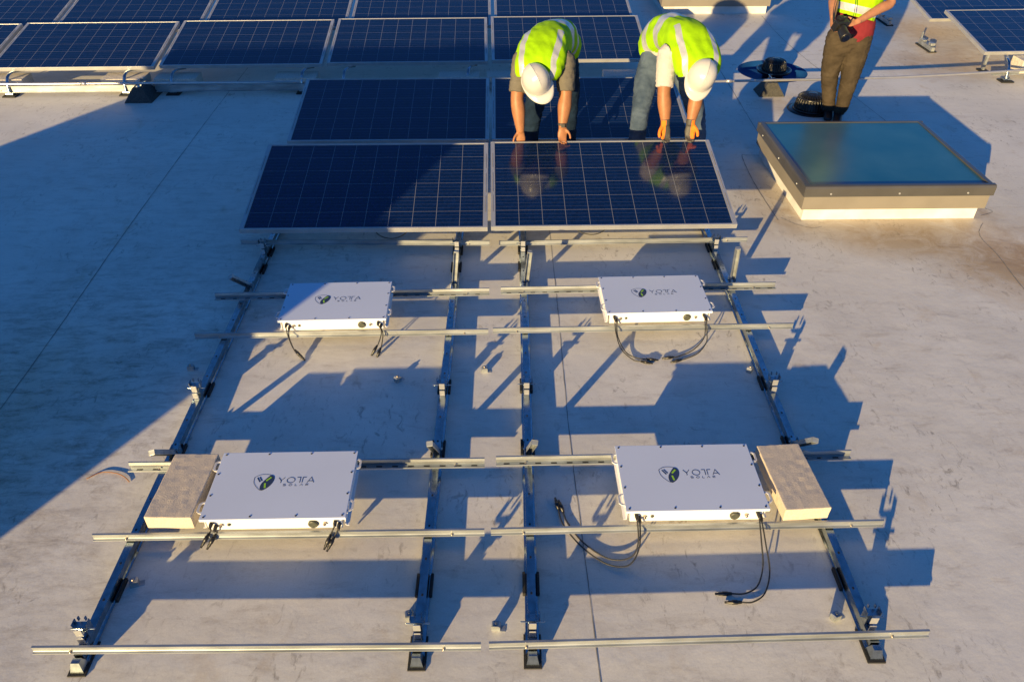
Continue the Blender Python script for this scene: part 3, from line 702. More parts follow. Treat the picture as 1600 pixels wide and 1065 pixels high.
# hooped arms in front of the rear array and right array
def hoop(x, y, label, rz=0.0):
    t = thing('hoop_arm', label, 'support arm', (x, y, 0), rz, 'curved arms holding the front edge of rear panels')
    MB().box((0, 0, .006), (.13, .11, .012), bevel=.002).build('rubber_foot', MT['rubber'], t)
    pth = [(0, -.01, .012), (-.002, .0, .06), (.0, .015, .12), (.004, .06, .178), (.02, .13, .195), (.06, .21, .185), (.085, .235, .18)]
    MB().loft([(*p, .016, .009) for p in pth], side=(1, .2, 0), seg=10, k=6).build('arm', MT['galv'], t, smooth=True)
    MB().box((0, .005, .022), (.075, .055, .02), bevel=.003).build('shoe', MT['galv'], t)
for x, y, lab in [(-3.70, 5.14, 'half sunlit hooped arm behind the black rubber pipe support'), (-3.23, 5.15, 'shaded hooped arm just right of the black rubber pipe support'),
                  (-1.92, 5.16, 'shaded hooped arm beside the upper left corner of the shaded front panel'), (-1.50, 5.18, 'shaded hooped arm rising behind the shaded front panel, left part'),
                  (-.24, 5.20, 'shaded hooped arm behind the centre gap, left of the grey shirted worker'), (-5.30, 5.12, 'sunlit hooped arm at the left edge of the photo'), (-4.86, 5.12, 'second sunlit hooped arm near the left edge, over a paver')]:
    hoop(x, y, lab)
hoop(5.42, 5.36, 'hooped arm under the frontmost panel of the array at the right edge')

glab = [(-1, -1.71, 'long grey rail along the foot of the rear array, left of the shaded front panel'), (-2, -3.40, 'long grey rail behind the black rubber pipe support at left'), (-3, -5.09, 'sunlit long grey rail at the left edge in front of the rear array')]
for k, x0, lab in [(0, -.01, 'long grey rail at the foot of the rear array, behind the bending workers')] + glab:
    rail(x0, 5.135, x0 + 1.675, 5.15, lab, False, 'long rails of the rear array', True)
rail(-6.78, 5.13, -5.105, 5.133, 'end of a long grey rail cut by the left edge', False, 'long rails of the rear array', True)
rail(5.28, 5.42, 6.95, 5.50, 'grey rail under the front edge of the array at the right edge', True, 'long rails of the rear array')

bl = [(-4.93, 'sunlit ballast block at the left edge under the rear array'), (-3.73, 'half sunlit ballast block behind the hooped arm and rubber support'), (-3.20, 'shaded ballast block just right of the rubber pipe support'),
      (-1.99, 'shaded ballast block beside the corner of the shaded front panel'), (-.33, 'shaded ballast block behind the centre gap, under the rear array'), (.16, 'ballast block right of the centre gap behind the grey shirted worker'), (1.36, 'shaded ballast block just left of the knees of the worker in white')]
for x, lab in bl: block(x, 5.275, .058, .42 if x > -4.5 else .40, .21, .088, .01, lab, 'ballast blocks along the rear array', 'conc2')
block(5.66, 5.53, .058, .16, .20, .13, .03, 'sunlit upright ballast block under the panel at the right edge', 'ballast blocks along the rear array', 'conc2')
# feet of the right array seen under its edge
def foot(x, y, label):
    t = thing('track_foot', label, 'track foot', (x, y, 0), 0, 'track feet along the edge of the right array')
    MB().box((0, 0, .006), (.09, .36, .012), bevel=.002).build('rubber_pad', MT['rubber'], t)
    b = MB(); b.prism([(-.02, .0125), (-.016, .055), (.016, .055), (.02, .0125)], -.17, .17, 'y'); b.box((.01, -.09, .075), (.05, .07, .03), bevel=.004); b.box((.0, .10, .068), (.04, .10, .018), bevel=.004)
    b.box((-.005, .15, .10), (.012, .02, .09)); b.build('bracket', MT['galv2'], t)
foot(5.10, 6.52, 'zinc track foot under the edge of the right array, nearer of two'); foot(5.06, 7.62, 'zinc track foot at the top edge under the right array, farther of two')
foot(5.60, 5.06, 'zinc track foot in front of the right array at the right edge')
# support legs below the right array edge, and the rear rows
tt = thing('array_leg', 'zinc leg propping the left edge of the right array panels', 'support leg', (5.35, 5.70, 0))
MB().box((0, 0, .11), (.022, .03, .19), rot=None).build('post', MT['galv2'], tt); MB().box((0, 0, .006), (.09, .1, .012)).build('rubber_pad', MT['rubber'], tt)

# ------------------------------------------------------------------ small things on the roof
def clip(x, y, rz, label, m='galv2', s=1.0):
    t = thing('metal_clip', label, 'metal clip', (x, y, 0), rz, 'small metal clips left on the roof')
    mb = MB(); w, d, h = .034 * s, .026 * s, .032 * s
    mb.prism([(-w / 2, .0005), (-w / 2, h * .8), (-w * .3, h), (w * .3, h), (w / 2, h * .8), (w / 2, .0005)], -d / 2, d / 2, 'y')
    mb.box((w * .8, 0, .0012), (w * .6, d, .0018)); mb.build('folded_plate', MT[m], t)
    MB().lathe([(.006, 0), (.006, .005), (.003, .006)], (0, 0, h + .0002), seg=6).build('bolt_head', MT['brass'], t)
for x, y, rz, lab in [(-.302, -.815, .2, 'small metal clip just left of the second track near the bottom'), (.042, -.868, -.1, 'small metal clip on the roof between the two middle tracks near the bottom'),
                      (1.388, -.850, .35, 'small metal clip casting a hooked shadow left of the rightmost track'), (-.022, .700, .1, 'small metal clip between the two middle tracks, at the centre of the photo'),
                      (-1.662, .748, .1, 'small metal clip in shade left of the leftmost track'), (1.455, .675, .9, 'small metal clip beside the rightmost track, below the upper right box'),
                      (-.496, .628, .7, 'dull metal clip in shade below the upper left battery box'), (-1.452, -.645, .3, 'small metal clip in shade right of the leftmost track')]:
    clip(x, y, rz, lab)
o = MB().tube([(-1.90, -.06, .004), (-1.845, -.022, .006), (-1.775, -.028, .006), (-1.725, -.052, .006), (-1.690, -.082, .004)], .0022, seg=6).build('rusty_wire', MT['rust']); tag(o, 'thin curved rusty wire lying left of the ballast block', 'wire')
for i, (x, y, lab) in enumerate([(-.66, 2.03, 'black cable loop drooping below the left front panel'), (.72, 2.06, 'black cable loop drooping below the right front panel')]):
    o = MB().tube([(x - .14, y + .14, .19), (x - .12, y + .03, .12), (x - .03, y - .01, .095), (x + .06, y, .11), (x + .13, y + .06, .16), (x + .16, y + .14, .19)], .0035, seg=7).build('panel_cable', MT['cable']); tag(o, lab, 'cable', 'cable loops under the front panels')

# unseen block, added and sized to throw the big shadow at the left
t = thing('shade_block', 'unseen block outside the frame, added to shade the left part', 'shade caster', (-5.61, -2.4, 0))
MB().box((0, 0, .97), (3.75, 1.6, 1.70), bevel=.02).build('casing', MT['block_metal'], t)
MB().box((0, 0, .06), (3.6, 1.5, .12)).build('kerb', MT['kerb'], t)
MB().box((1.94, -.74, 1.16), (.16, .10, .30), bevel=.004).build('shade_bump', MT['block_metal'], t)  # bump added to push the shadow edge out over the upper left box
for sx in (-1, 1):
    fb = MB(); fb.lathe([(.40, 0), (.40, .10), (.37, .10), (.37, .01)], (sx * .9, 0, 1.821), seg=28); fb.build('top_ring', MT['galv'], t)

# ------------------------------------------------------------------ people
def organic(build_fn, name, mats, parent, voxel=.007, smooth=6, wrinkle=0.0, wfreq=16, paint=None):
    mb = MB(); build_fn(mb); o = mb.build(name, mats, None)
    r = o.modifiers.new('r', 'REMESH'); r.mode = 'VOXEL'; r.voxel_size = voxel; r.use_smooth_shade = True
    s_ = o.modifiers.new('s', 'SMOOTH'); s_.iterations = smooth; s_.factor = .5
    dg = bpy.context.evaluated_depsgraph_get(); me = bpy.data.meshes.new_from_object(o.evaluated_get(dg)); old = o.data
    o.modifiers.clear(); o.data = me; bpy.data.meshes.remove(old); me.name = name
    me.materials.clear()
    for m in (mats if isinstance(mats, (list, tuple)) else [mats]): me.materials.append(m)
    if wrinkle:
        me.calc_loop_triangles()
        nrm = [v.normal.copy() for v in me.vertices]
        for v, n in zip(me.vertices, nrm):
            q = v.co * wfreq; a = noise.noise(Vector((q.x * .6, q.y * .6, q.z * 1.5))); b = noise.noise(q * 2.3 + Vector((7, 3, 1)))
            v.co += n * (wrinkle * ((1 - abs(a) * 2.2) * .7 + b * .4))
    for p in me.polygons:
        p.use_smooth = True
        if paint: p.material_index = paint(p.center)
    if parent: o.parent = parent; o.matrix_parent_inverse = Matrix.Identity(4)
    return o

def hand_lofts(mb, wrist, d, palm_n, th_side, curl=.5, grow=0.0, s=.9, spread=.0):
    """wrist point, direction of the hand, palm normal (the way the fingers curl), side on which the thumb sits (+1/-1 along d x palm_n)"""
    d = Vector(d).normalized(); n = Vector(palm_n); n = (n - d * n.dot(d)).normalized(); sd_ = d.cross(n) * th_side
    w = Vector(wrist)
    g = grow
    P = lambda a, b, c: w + d * (a * s) + sd_ * (b * s) + n * (c * s)
    mb.loft([(*P(-.02, 0, 0), .028 * s + g, .020 * s + g), (*P(.02, 0, 0), .034 * s + g, .018 * s + g), (*P(.055, .002, .003), .042 * s + g, .016 * s + g), (*P(.088, 0, .006), .040 * s + g, .013 * s + g)], side=sd_, seg=16, k=3)
    for i, (off, L, r) in enumerate([(.030, .070, .0088), (.010, .080, .0092), (-.010, .074, .0088), (-.029, .058, .0078)]):
        a0 = .2 + i * .05; pts = []; p = P(.084 - abs(off) * .15, off, .006); ang = .15 + curl * .5
        pts.append((*p, r * s + g, r * s + g)); 
        for j, fr in enumerate((.45, .32, .25)):
            dirv = (d * cos(ang) + n * sin(ang) + sd_ * (off * spread)).normalized()
            p = p + dirv * (L * fr * s); pts.append((*p, r * s * (1 - .08 * (j + 1)) + g, r * s * (1 - .08 * (j + 1)) + g)); ang += curl * .9
        mb.loft(pts, side=sd_, seg=10, k=3)
    pts = []; p = P(.018, .026, .004); ang = .75
    pts.append((*p, .013 * s + g, .012 * s + g))
    for j, L in enumerate((.040, .030, .022)):
        dirv = (d * cos(ang) + sd_ * sin(ang) + n * (.25 + curl * .5)).normalized(); p = p + dirv * (L * s); pts.append((*p, (.0115 - .001 * j) * s + g, (.011 - .001 * j) * s + g)); ang -= .35
    mb.loft(pts, side=n, seg=10, k=3)

def head_lofts(mb, c, up, face, s=.9):
    """c: centre of the head; up: crown direction; face: where the nose points"""
    up = Vector(up).normalized(); f = Vector(face); f = (f - up * f.dot(up)).normalized(); sd_ = f.cross(up); c = Vector(c)
    P = lambda a, b, h: c + sd_ * (a * s) + f * (b * s) + up * (h * s)
    mb.loft([(*P(0, -.005, .105), .035 * s, .045 * s), (*P(0, -.010, .08), .062 * s, .080 * s), (*P(0, -.008, .03), .076 * s, .096 * s), (*P(0, .0, -.02), .074 * s, .093 * s), (*P(0, .018, -.07), .058 * s, .068 * s), (*P(0, .034, -.11), .036 * s, .042 * s)], side=sd_, seg=24, k=4)
    mb.loft([(*P(0, .088, .012), .010 * s, .008 * s), (*P(0, .104, -.018), .012 * s, .012 * s), (*P(0, .108, -.034), .016 * s, .012 * s)], side=sd_, seg=10, k=3)      # nose
    mb.loft([(*P(-.03, .088, .030), .012 * s, .008 * s), (*P(.03, .088, .030), .012 * s, .008 * s)], side=up, seg=8, k=3)       # brow
    mb.loft([(*P(-.020, .086, -.066), .007 * s, .007 * s), (*P(0, .093, -.064), .009 * s, .009 * s), (*P(.020, .086, -.066), .007 * s, .007 * s)], side=up, seg=8, k=3)   # lips
    mb.loft([(*P(0, .070, -.100), .020 * s, .016 * s), (*P(0, .076, -.106), .016 * s, .014 * s)], side=sd_, seg=8, k=2)       # chin
    for q in (-1, 1):
        mb.loft([(*P(q * .078, -.012, .022), .008 * s, .012 * s), (*P(q * .086, -.016, .0), .010 * s, .018 * s), (*P(q * .080, -.006, -.030), .007 * s, .009 * s)], side=sd_, seg=8, k=3)
    return P
def eyes(parent, c, up, face, s=.9):
    up = Vector(up).normalized(); f = Vector(face); f = (f - up * f.dot(up)).normalized(); sd_ = f.cross(up); c = Vector(c)
    mb = MB()
    for q in (-1, 1):
        p = c + sd_ * (q * .031 * s) + f * (.083 * s) + up * (.006 * s)
        mb.loft([(*(p - f * .004), .009 * s, .006 * s), (*(p + f * .004), .007 * s, .004 * s)], side=sd_, seg=10, k=1)
    mb.build('eyes', MT['black'], parent)
def hat(parent, c, up, face, s=1.0):
    up = Vector(up).normalized(); f = Vector(face); f = (f - up * f.dot(up)).normalized(); sd_ = f.cross(up); c = Vector(c)
    P = lambda a, b, h: c + sd_ * a * s + f * b * s + up * h * s
    mb = MB(); SEG = 40; rings = []
    prof = [(1.00, -.010), (1.00, .0), (.985, .03), (.93, .062), (.82, .092), (.64, .115), (.42, .130), (.20, .137), (.03, .139)]
    A_, B_ = .102, .116
    for k, h in prof:
        rr = []
        for j in range(SEG):
            a = 2 * pi * j / SEG; x = A_ * k * cos(a); y = B_ * k * sin(a)
            ridge = .006 * math.exp(-(x / .012) ** 2) * (k < .95) * (1 if abs(y) < .11 else .3)
            rr.append(mb.bm.verts.new(P(x, y, h + ridge)))
        rings.append(rr)
    for A, B in zip(rings, rings[1:]):
        for j in range(SEG): mb.bm.faces.new((A[j], A[(j + 1) % SEG], B[(j + 1) % SEG], B[j])).smooth = True
    mb.bm.faces.new(rings[-1])
    # brim all round, deeper over the face
    inner = rings[0]; prev = inner
    for q in (.35, .7, 1.0):
        rr = []
        for j in range(SEG):
            a = 2 * pi * j / SEG; ca, sa = cos(a), sin(a); w = .012 + .050 * max(0, sa) ** 1.6
            x = (A_ + w * q * .55) * ca; y = (B_ + w * q) * sa
            rr.append(mb.bm.verts.new(P(x, y, -.010 - .010 * q * (1 + .9 * max(0, sa)) )))
        for j in range(SEG): mb.bm.faces.new((prev[j], rr[j], rr[(j + 1) % SEG], prev[(j + 1) % SEG])).smooth = True
        prev = rr
    o = mb.build('hard_hat', MT['helmet'], parent)
    m = o.modifiers.new('t', 'SOLIDIFY'); m.thickness = .003; m.offset = -1
    # centre ridge line
    r = MB(); pts = []
    for i in range(15):
        a = -1.25 + 2.5 * i / 14; y = B_ * .93 * sin(a); h = .139 * max(.0, cos(a)) ** .62 + .0065
        pts.append(tuple(P(.0, y, h)))
    r.tube(pts, .0022, seg=6, k=2); r.build('hat_ridge', MT['silver'], o)
    return o

def vest(parent, path, side, stripes, front_v=0.0, seg=96, k=14, waist=((.12, .19), (.27, .34)), lat=(.40, .66), neck=None):
    """open shell along the torso; rows (x,y,z,rside,rother) from hem to shoulders"""
    P = catmull(path, k); n = len(P); side = Vector(side)
    mb = MB(); R = []
    for i, p in enumerate(P):
        a = Vector(P[max(0, i - 1)][:3]); b = Vector(P[min(n - 1, i + 1)][:3]); t = (b - a).normalized()
        e1 = (side - t * side.dot(t)).normalized(); e2 = t.cross(e1); c = Vector(p[:3])
        row = []
        for j in range(seg):
            th = 2 * pi * j / seg
            ca, sa = cos(th), sin(th); ex = .82      # squarish section
            xx = math.copysign(abs(ca) ** ex, ca); yy = math.copysign(abs(sa) ** ex, sa)
            q = c + e1 * (p[3] * xx) + e2 * (p[4] * yy)
            nn = (e1 * xx + e2 * yy).normalized()
            wr = noise.noise(q * 8) * .009 + (1 - abs(noise.noise(Vector((q.x * 16 + q.y * 7, q.y * 5, q.z * 9)))) * 2.5) * .0055 + noise.noise(Vector((q.x * 34, q.y * 14, q.z * 14))) * .0028
            row.append(mb.bm.verts.new(q + nn * wr))
        R.append(row)
    for i in range(n - 1):
        v = (i + .5) / (n - 1)
        for j in range(seg):
            th = 2 * pi * (j + .5) / seg; ca, sa = cos(th), sin(th)
            if neck and neck(v, ca, sa): continue
            f = mb.bm.faces.new((R[i][j], R[i][(j + 1) % seg], R[i + 1][(j + 1) % seg], R[i + 1][j])); f.smooth = True
            mi = 0
            if any(a < v < b for a, b in waist): mi = 1
            elif lat[0] < abs(ca) < lat[1] and v > stripes: mi = 1
            f.material_index = mi
    bmesh.ops.remove_doubles(mb.bm, verts=mb.bm.verts, dist=1e-5)
    o = mb.build('safety_vest', [MT['lime'], MT['silver']], parent, recalc=True)
    m = o.modifiers.new('t', 'SOLIDIFY'); m.thickness = .004; m.offset = 1
    return o

# ---- worker one: grey shirt, bare hands
def person(label):
    return thing('person', label, 'person')
def bent_worker(label, J, tee, jeans, glove=None, skin='skin', boots='boot'):
    p = person(label)
    def arm(mb, A, g=0, upto=None):
        s_, e_, w_ = [Vector(q) for q in A]
        m1 = (s_ + e_) / 2; m2 = e_.lerp(w_, .35)
        mb.loft([(*s_, .058, .060), (*m1, .055, .055), (*e_, .048, .048), (*m2, .052, .048), (*e_.lerp(w_, .75), .040, .036), (*w_, .031, .025)], side=(1, 0, 0), seg=18)
    def body(mb):
        mb.loft([(*a, b * .93, c * .93) for a, b, c in J['torso']], side=J['side'], seg=28)
        n0 = Vector(J['torso'][-1][0]); h = Vector(J['head'])
        mb.loft([(*n0, .060, .060), (*n0.lerp(h, .45), .052, .055), (*h, .05, .055)], side=(1, 0, 0), seg=16)
        head_lofts(mb, J['head'], J['up'], J['face'])
        for A in (J['armL'], J['armR']): arm(mb, A)
        for L in (J['legL'], J['legR']):
            mb.loft([(*a, r * .86, r * .86) for a, r in L], side=(1, 0, 0), seg=18)
        for Hh in J['hands']: hand_lofts(mb, *Hh['a'], curl=Hh['curl'])
    b = organic(body, 'body', MT[skin], p, .006, 4)
    eyes(b, J['head'], J['up'], J['face'])
    hp = Vector(J['head']); u = Vector(J['up']).normalized(); f = Vector(J['face']); f = (f - u * f.dot(u)).normalized()
    def hr(mb): mb.loft([(*(hp + u * .05 - f * .02), .075, .080), (*(hp - u * .0 - f * .035), .076, .070), (*(hp - u * .05 - f * .045), .062, .052)], side=f.cross(u), seg=20)
    organic(hr, 'hair', MT['hair'], p, .007, 3)
    def shirt(mb):
        mb.loft([(*a, b, c) for a, b, c in J['torso']], side=J['side'], seg=28)
        for A in (J['armL'], J['armR']):
            s_, e_, w_ = [Vector(q) for q in A]
            c = Vector(J['torso'][-2][0])
            q = s_.lerp(e_, .86)
            mb.loft([(*c.lerp(s_, .75), .078, .082), (*s_, .070, .074), (*s_.lerp(e_, .5), .068, .068), (*q, .064, .064)], side=(1, 0, 0), seg=20, caps=False)
    organic(shirt, 't_shirt', MT[tee], p, .007, 5, .0065, 17)
    def trousers(mb):
        a, bb, cc = J['torso'][0]
        a = Vector(a); t2 = Vector(J['torso'][1][0])
        mb.loft([(*a, bb + .004, cc + .006), (*a.lerp(t2, .45), bb, cc)], side=J['side'], seg=28, k=2)
        for L in (J['legL'], J['legR']): mb.loft([(*q, r, r * 1.02) for q, r in L[:-1]] + [(*Vector(L[-2][0]).lerp(Vector(L[-1][0]), .95), L[-1][1] + .012, L[-1][1] + .012)], side=(1, 0, 0), seg=20, caps=True)
    organic(trousers, 'jeans', MT[jeans], p, .007, 3, .008, 15)
    for L in (J['legL'], J['legR']):
        e = Vector(L[-1][0]); k_ = MB()
        k_.loft([(*(e + Vector((0, .06, -.045))), .040, .035), (*(e + Vector((0, 0, -.040))), .045, .045), (*(e + Vector((0, -.09, -.058))), .043, .032), (*(e + Vector((0, -.16, -.068))), .036, .022)], side=(1, 0, 0), seg=16)
        k_.loft([(*(e + Vector((0, .02, -.05))), .046, .046), (*(e + Vector((0, .015, .03))), .046, .046)], side=(1, 0, 0), seg=16, caps=False)
        k_.build('boot', MT[boots], p, smooth=True)
    if glove:
        for Hh in J['hands']:
            col = Hh
            def gl(mb, Hh=Hh):
                hand_lofts(mb, *Hh['a'], curl=Hh['curl'], grow=.0035); w = Vector(Hh['a'][0]); d = Vector(Hh['a'][1]).normalized()
                mb.loft([(*(w - d * .035), .034, .030), (*(w + d * .01), .034, .028)], side=(1, 0, 0), seg=16, caps=False)
            w = Vector(Hh['a'][0]); d = Vector(Hh['a'][1]).normalized(); gs = Hh['gside']
            organic(gl, 'work_glove', [MT['orange'], MT['greyrub']], p, .005, 2, paint=lambda c, w=w, d=d, gs=gs: 1 if ((c - w).dot(Vector(gs)) > .008 or (c - w).dot(d) > .105 or (c - w).dot(d) < -.030) else 0)
    hat(p, J['hatc'], J['up'], J['face'], 1.0)
    return p
Z0 = .125    # the two men stand on paver blocks behind the near panels
J1 = dict(side=(1, .0, .15),
    torso=[((0.538, 3.60, .80), .150, .125), ((0.523, 3.56, .90), .152, .128), ((0.483, 3.43, .985), .150, .112), ((0.423, 3.24, 1.00), .158, .115), ((0.383, 3.10, .965), .165, .100), ((0.363, 3.03, .935), .075, .070)],
    head=(.350, 2.955, .850), up=(-.10, -.72, .62), face=(.42, -.30, -.75), hatc=(.345, 2.925, .865),
    armL=((0.247, 3.10, .955), (0.210, 2.99, .720), (0.234, 2.925, .490)), armR=((0.567, 3.10, .950), (0.570, 3.00, .725), (0.549, 2.925, .520)),
    legL=[((0.453, 3.60, .78), .098), ((0.388, 3.44, .62), .086), ((0.348, 3.34, .46), .070), ((0.333, 3.33, .34), .062), ((0.320, 3.31, .20), .048)],
    legR=[((0.613, 3.62, .78), .100), ((0.638, 3.50, .62), .086), ((0.638, 3.42, .46), .070), ((0.636, 3.38, .34), .064), ((0.633, 3.33, .20), .050)],
    hands=[dict(a=((0.234, 2.925, .490), (.05, -.05, -1), (0, -1, -.2), 1), curl=.5), dict(a=((0.549, 2.925, .520), (-.02, -.18, -1), (.1, -1, -.3), -1), curl=.55)])
w1 = bent_worker('bending person in grey t-shirt and lime vest, gripping the panel with bare hands', J1, 'grey_tee', 'denim_dark')
vest(w1, [(0.580, 3.66, .88, 0.153, .150), (0.540, 3.585, .95, 0.157, .145), (0.490, 3.44, 1.005, 0.161, .132), (0.428, 3.24, 1.01, 0.175, .130), (0.390, 3.12, .975, 0.186, .120), (0.365, 3.035, .935, 0.173, .108), (0.354, 3.000, .895, 0.160, .080), (0.350, 2.985, .860, 0.136, .06)], (1, 0, .1), .42, waist=((.10, .17), (.26, .33)), lat=(.50, .74))
wb = MB(); wb.loft([(.550, 2.930, .545, .036, .031), (.550, 2.926, .528, .035, .030)], side=(1, 0, 0), seg=18, k=1, caps=False); wb.box((.550, 2.895, .536), (.028, .006, .026), bevel=.002); wb.build('watch', MT['greyrub'], w1)

J2 = dict(side=(1, -.15, -.12),
    torso=[((1.405, 3.64, .82), .150, .125), ((1.405, 3.59, .92), .152, .128), ((1.430, 3.44, 1.015), .150, .112), ((1.465, 3.24, 1.03), .158, .115), ((1.485, 3.12, .985), .165, .100), ((1.500, 3.05, .945), .075, .070)],
    head=(1.535, 2.965, .870), up=(.10, -.76, .60), face=(-.28, -.30, -.80), hatc=(1.540, 2.935, .885),
    armL=((1.315, 3.12, .985), (1.298, 3.00, .745), (1.322, 2.93, .535)), armR=((1.640, 3.08, .950), (1.545, 2.99, .745), (1.512, 2.93, .535)),
    legL=[((1.320, 3.62, .82), .102), ((1.260, 3.52, .66), .092), ((1.225, 3.42, .50), .074), ((1.205, 3.36, .38), .068), ((1.195, 3.32, .20), .052)],
    legR=[((1.500, 3.62, .80), .102), ((1.590, 3.50, .64), .086), ((1.650, 3.40, .48), .072), ((1.680, 3.36, .36), .064), ((1.700, 3.33, .20), .050)],
    hands=[dict(a=((1.322, 2.93, .535), (.08, -.12, -1), (.15, -1, -.2), 1), curl=.45, gside=(.8, -.3, 0)), dict(a=((1.512, 2.93, .535), (.03, -.12, -1), (-.15, -1, -.2), -1), curl=.45, gside=(-.8, -.3, 0))])
w2 = bent_worker('bending person in white t-shirt, faded jeans, lime vest, white hard hat and orange gloves', J2, 'white_tee', 'denim', glove=True)
vest(w2, [(1.357, 3.72, .86, 0.149, .150), (1.377, 3.64, .95, 0.153, .148), (1.427, 3.46, 1.035, 0.154, .134), (1.474, 3.24, 1.04, 0.167, .130), (1.502, 3.12, .995, 0.179, .118), (1.522, 3.04, .945, 0.166, .108), (1.530, 3.005, .905, 0.153, .080), (1.532, 2.99, .87, 0.130, .06)], (1, -.2, -.18), .42, waist=((.10, .17), (.26, .33)), lat=(.50, .74))
for x, lab in ((.37, 'concrete block under the left foot of the grey shirted worker'), (.685, 'concrete block under the right foot of the grey shirted worker'), (1.195, 'concrete block under the left foot of the worker in white'), (1.70, 'concrete block under the right foot of the worker in white')):
    block(x, 3.27, .001, .19, .26, Z0 - .005, 0, lab, 'blocks the two workers stand on')

# ---- photographer
p3 = person('standing person behind the skylight in brown jeans and maroon shirt, holding a camera')
J3 = dict(torso=[((3.215, 4.44, .72), .165, .125), ((3.225, 4.45, .86), .162, .118), ((3.24, 4.46, 1.02), .165, .118), ((3.25, 4.46, 1.18), .185, .125), ((3.255, 4.47, 1.30), .180, .105), ((3.255, 4.46, 1.37), .070, .065)])
HD = (3.235, 4.42, 1.52)
armR3 = ((3.425, 4.47, 1.275), (3.47, 4.36, 1.035), (3.135, 4.175, .925)); armL3 = ((3.065, 4.47, 1.275), (2.975, 4.38, 1.06), (2.915, 4.17, .960))
def body3(mb):
    mb.loft([(*a, b * .93, c * .93) for a, b, c in J3['torso']], side=(1, -.15, 0), seg=28)
    mb.loft([(3.255, 4.465, 1.34, .055, .055), (3.245, 4.44, 1.44, .050, .055)], side=(1, 0, 0), seg=16)
    head_lofts(mb, HD, (0, -.15, 1), (-.35, -1, -.25))
    for s_, e_, w_ in (armR3, armL3):
        s_, e_, w_ = Vector(s_), Vector(e_), Vector(w_)
        mb.loft([(*s_, .054, .056), (*((s_ + e_) / 2), .047, .047), (*e_, .040, .041), (*e_.lerp(w_, .3), .043, .041), (*e_.lerp(w_, .75), .032, .029), (*w_, .026, .022)], side=(0, 0, 1), seg=18)
    for L in LEG3: mb.loft([(*a, r * .86, r * .86) for a, r in L], side=(1, 0, 0), seg=18)
    hand_lofts(mb, (3.135, 4.175, .925), (-1, -.12, -.28), (.1, -.35, 1), 1, curl=.42)
    hand_lofts(mb, (2.915, 4.17, .960), (-.1, -.55, -.45), (1, -.3, -.4), -1, curl=.6)
LEG3 = [[((3.135, 4.45, .72), .108), ((3.140, 4.46, .55), .098), ((3.140, 4.46, .40), .078), ((3.165, 4.45, .26), .064), ((3.190, 4.43, .12), .052), ((3.205, 4.43, .06), .046)],
        [((3.305, 4.42, .72), .110), ((3.300, 4.40, .55), .102), ((3.295, 4.37, .40), .080), ((3.290, 4.36, .26), .066), ((3.285, 4.35, .12), .054), ((3.272, 4.36, .06), .047)]]
b3 = organic(body3, 'body', MT['skin2'], p3, .006, 4)
eyes(b3, HD, (0, -.15, 1), (-.35, -1, -.25))
def hair3(mb): mb.loft([(3.235, 4.46, 1.62, .060, .06), (3.24, 4.475, 1.57, .080, .085), (3.245, 4.49, 1.50, .072, .06)], side=(1, 0, 0), seg=20)
organic(hair3, 'hair', MT['hair'], p3, .008, 3)
def tee3(mb):
    mb.loft([(*a, b, c) for a, b, c in [((3.235, 4.44, .745), .185, .132), ((3.235, 4.445, .84), .180, .128)] + J3['torso'][1:]], side=(1, -.15, 0), seg=28, caps=True)
    for s_, e_, w_ in (armR3, armL3):
        s_, e_ = Vector(s_), Vector(e_); c = Vector((3.25, 4.46, 1.26)); mb.loft([(*c.lerp(s_, .7), .070, .075), (*s_, .064, .068), (*s_.lerp(e_, .55), .060, .060)], side=(1, 0, 0), seg=20, caps=False)
organic(tee3, 't_shirt', MT['red_tee'], p3, .008, 4, .004, 16)
def jeans3(mb):
    mb.loft([(3.215, 4.44, .80, .160, .122), (3.215, 4.44, .70, .168, .128), (3.215, 4.44, .66, .162, .118)], side=(1, -.1, 0), seg=28)
    for L in LEG3: mb.loft([(*q, r, r * 1.03) for q, r in L[:-1]] + [(L[-1][0][0], L[-1][0][1], .085, L[-1][1] + .006, L[-1][1] + .008)], side=(1, 0, 0), seg=20)
organic(jeans3, 'jeans', MT['brown_jeans'], p3, .007, 3, .007, 17)
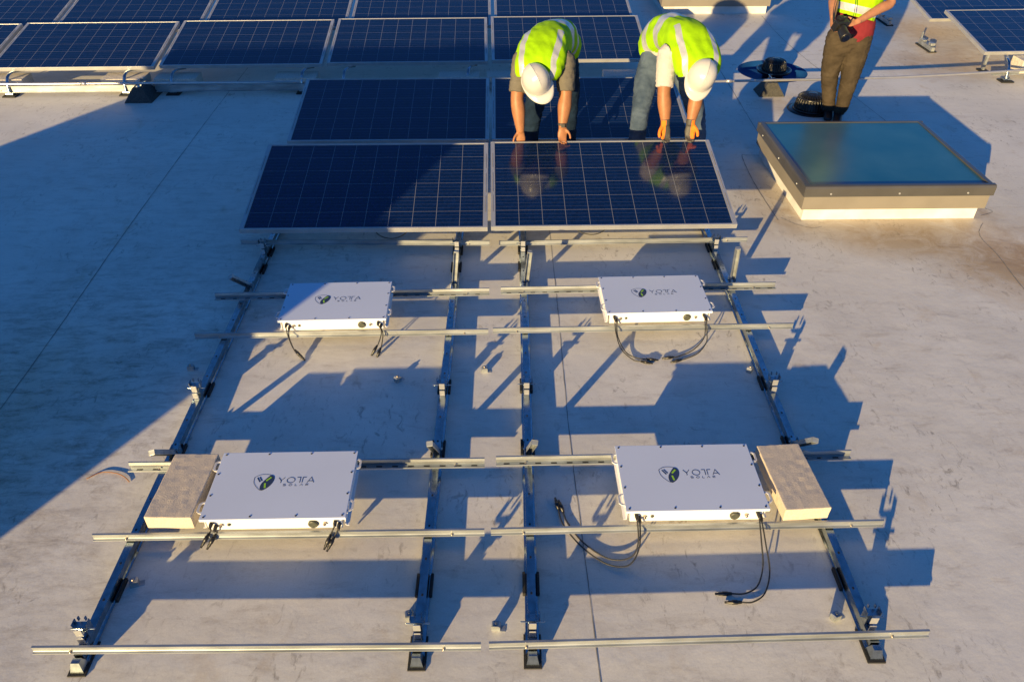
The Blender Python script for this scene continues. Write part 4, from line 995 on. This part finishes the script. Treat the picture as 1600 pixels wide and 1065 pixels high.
for L in LEG3:
    e = Vector((L[-1][0][0], L[-1][0][1], .055)); k_ = MB()
    k_.loft([(*(e + Vector((.01, .05, -.018))), .034, .032), (*(e + Vector((0, 0, -.012))), .040, .038), (*(e + Vector((-.03, -.08, -.024))), .040, .028), (*(e + Vector((-.05, -.14, -.032))), .034, .020)], side=(1, 0, 0), seg=16)
    k_.build('shoe', MT['black'], p3, smooth=True)
    MB().loft([(*(e + Vector((0, 0, -.01))), .040, .040), (*(e + Vector((0, 0, .05))), .040, .040)], side=(1, 0, 0), seg=16, caps=False).build('sock', MT['sock'], p3, smooth=True)
vest(p3, [(3.205, 4.43, .905, .174, .134), (3.22, 4.44, .97, .172, .132), (3.24, 4.455, 1.08, .180, .136), (3.25, 4.46, 1.20, .196, .140), (3.255, 4.465, 1.31, .185, .118), (3.255, 4.46, 1.36, .115, .085)], (1, -.15, 0), .40, waist=((.10, .24), (.42, .52)), lat=(.42, .66))
hat(p3, (3.235, 4.425, 1.56), (0, -.15, 1), (-.35, -1, -.25), .95)
# the camera he holds
t = thing('handheld_camera', 'black camera with lens and strap in the hands of the standing man', 'camera', (2.955, 4.075, .925), .35)
rx = Matrix.Rotation(radians(25), 3, 'X')
cb = MB(); cb.box((0, 0, 0), (.125, .055, .085), rot=rx, bevel=.008); cb.box((0, .012, .050), (.055, .048, .035), rot=rx, bevel=.008); cb.box((-.05, -.02, -.0), (.030, .035, .075), rot=rx, bevel=.008)
cb.lathe([(.016, 0), (.016, .012), (.012, .013)], (.042, .018, .046), seg=14); cb.build('camera_body', MT['black'], t)
cl = MB(); cl.loft([(-.005, -.02, -.010, .036, .036), (-.02, -.070, -.035, .038, .038), (-.028, -.105, -.052, .041, .041), (-.034, -.135, -.068, .044, .044)], side=(1, 0, 0), seg=24, k=2, caps=False)
lo = cl.build('lens', MT['black'], t)
cg = MB(); cg.loft([(-.0345, -.137, -.069, .034, .034), (-.035, -.140, -.0705, .030, .030)], side=(1, 0, 0), seg=24, k=1, caps=False); cg.build('front_glass', MT['glassblk'], lo)
s3 = MB(); s3.loft([(.06, .02, .02, .010, .002), (.12, .02, .02, .010, .002), (.17, .06, .10, .010, .002), (.24, .20, .30, .010, .002), (.27, .33, .42, .010, .002)], side=(0, 0, 1), seg=8, k=6)
s3.loft([(-.06, .02, .02, .010, .002), (-.04, .08, .12, .010, .002), (.08, .22, .30, .010, .002), (.13, .36, .43, .010, .002)], side=(0, 0, 1), seg=8, k=6)
s3.build('strap', MT['black'], t)
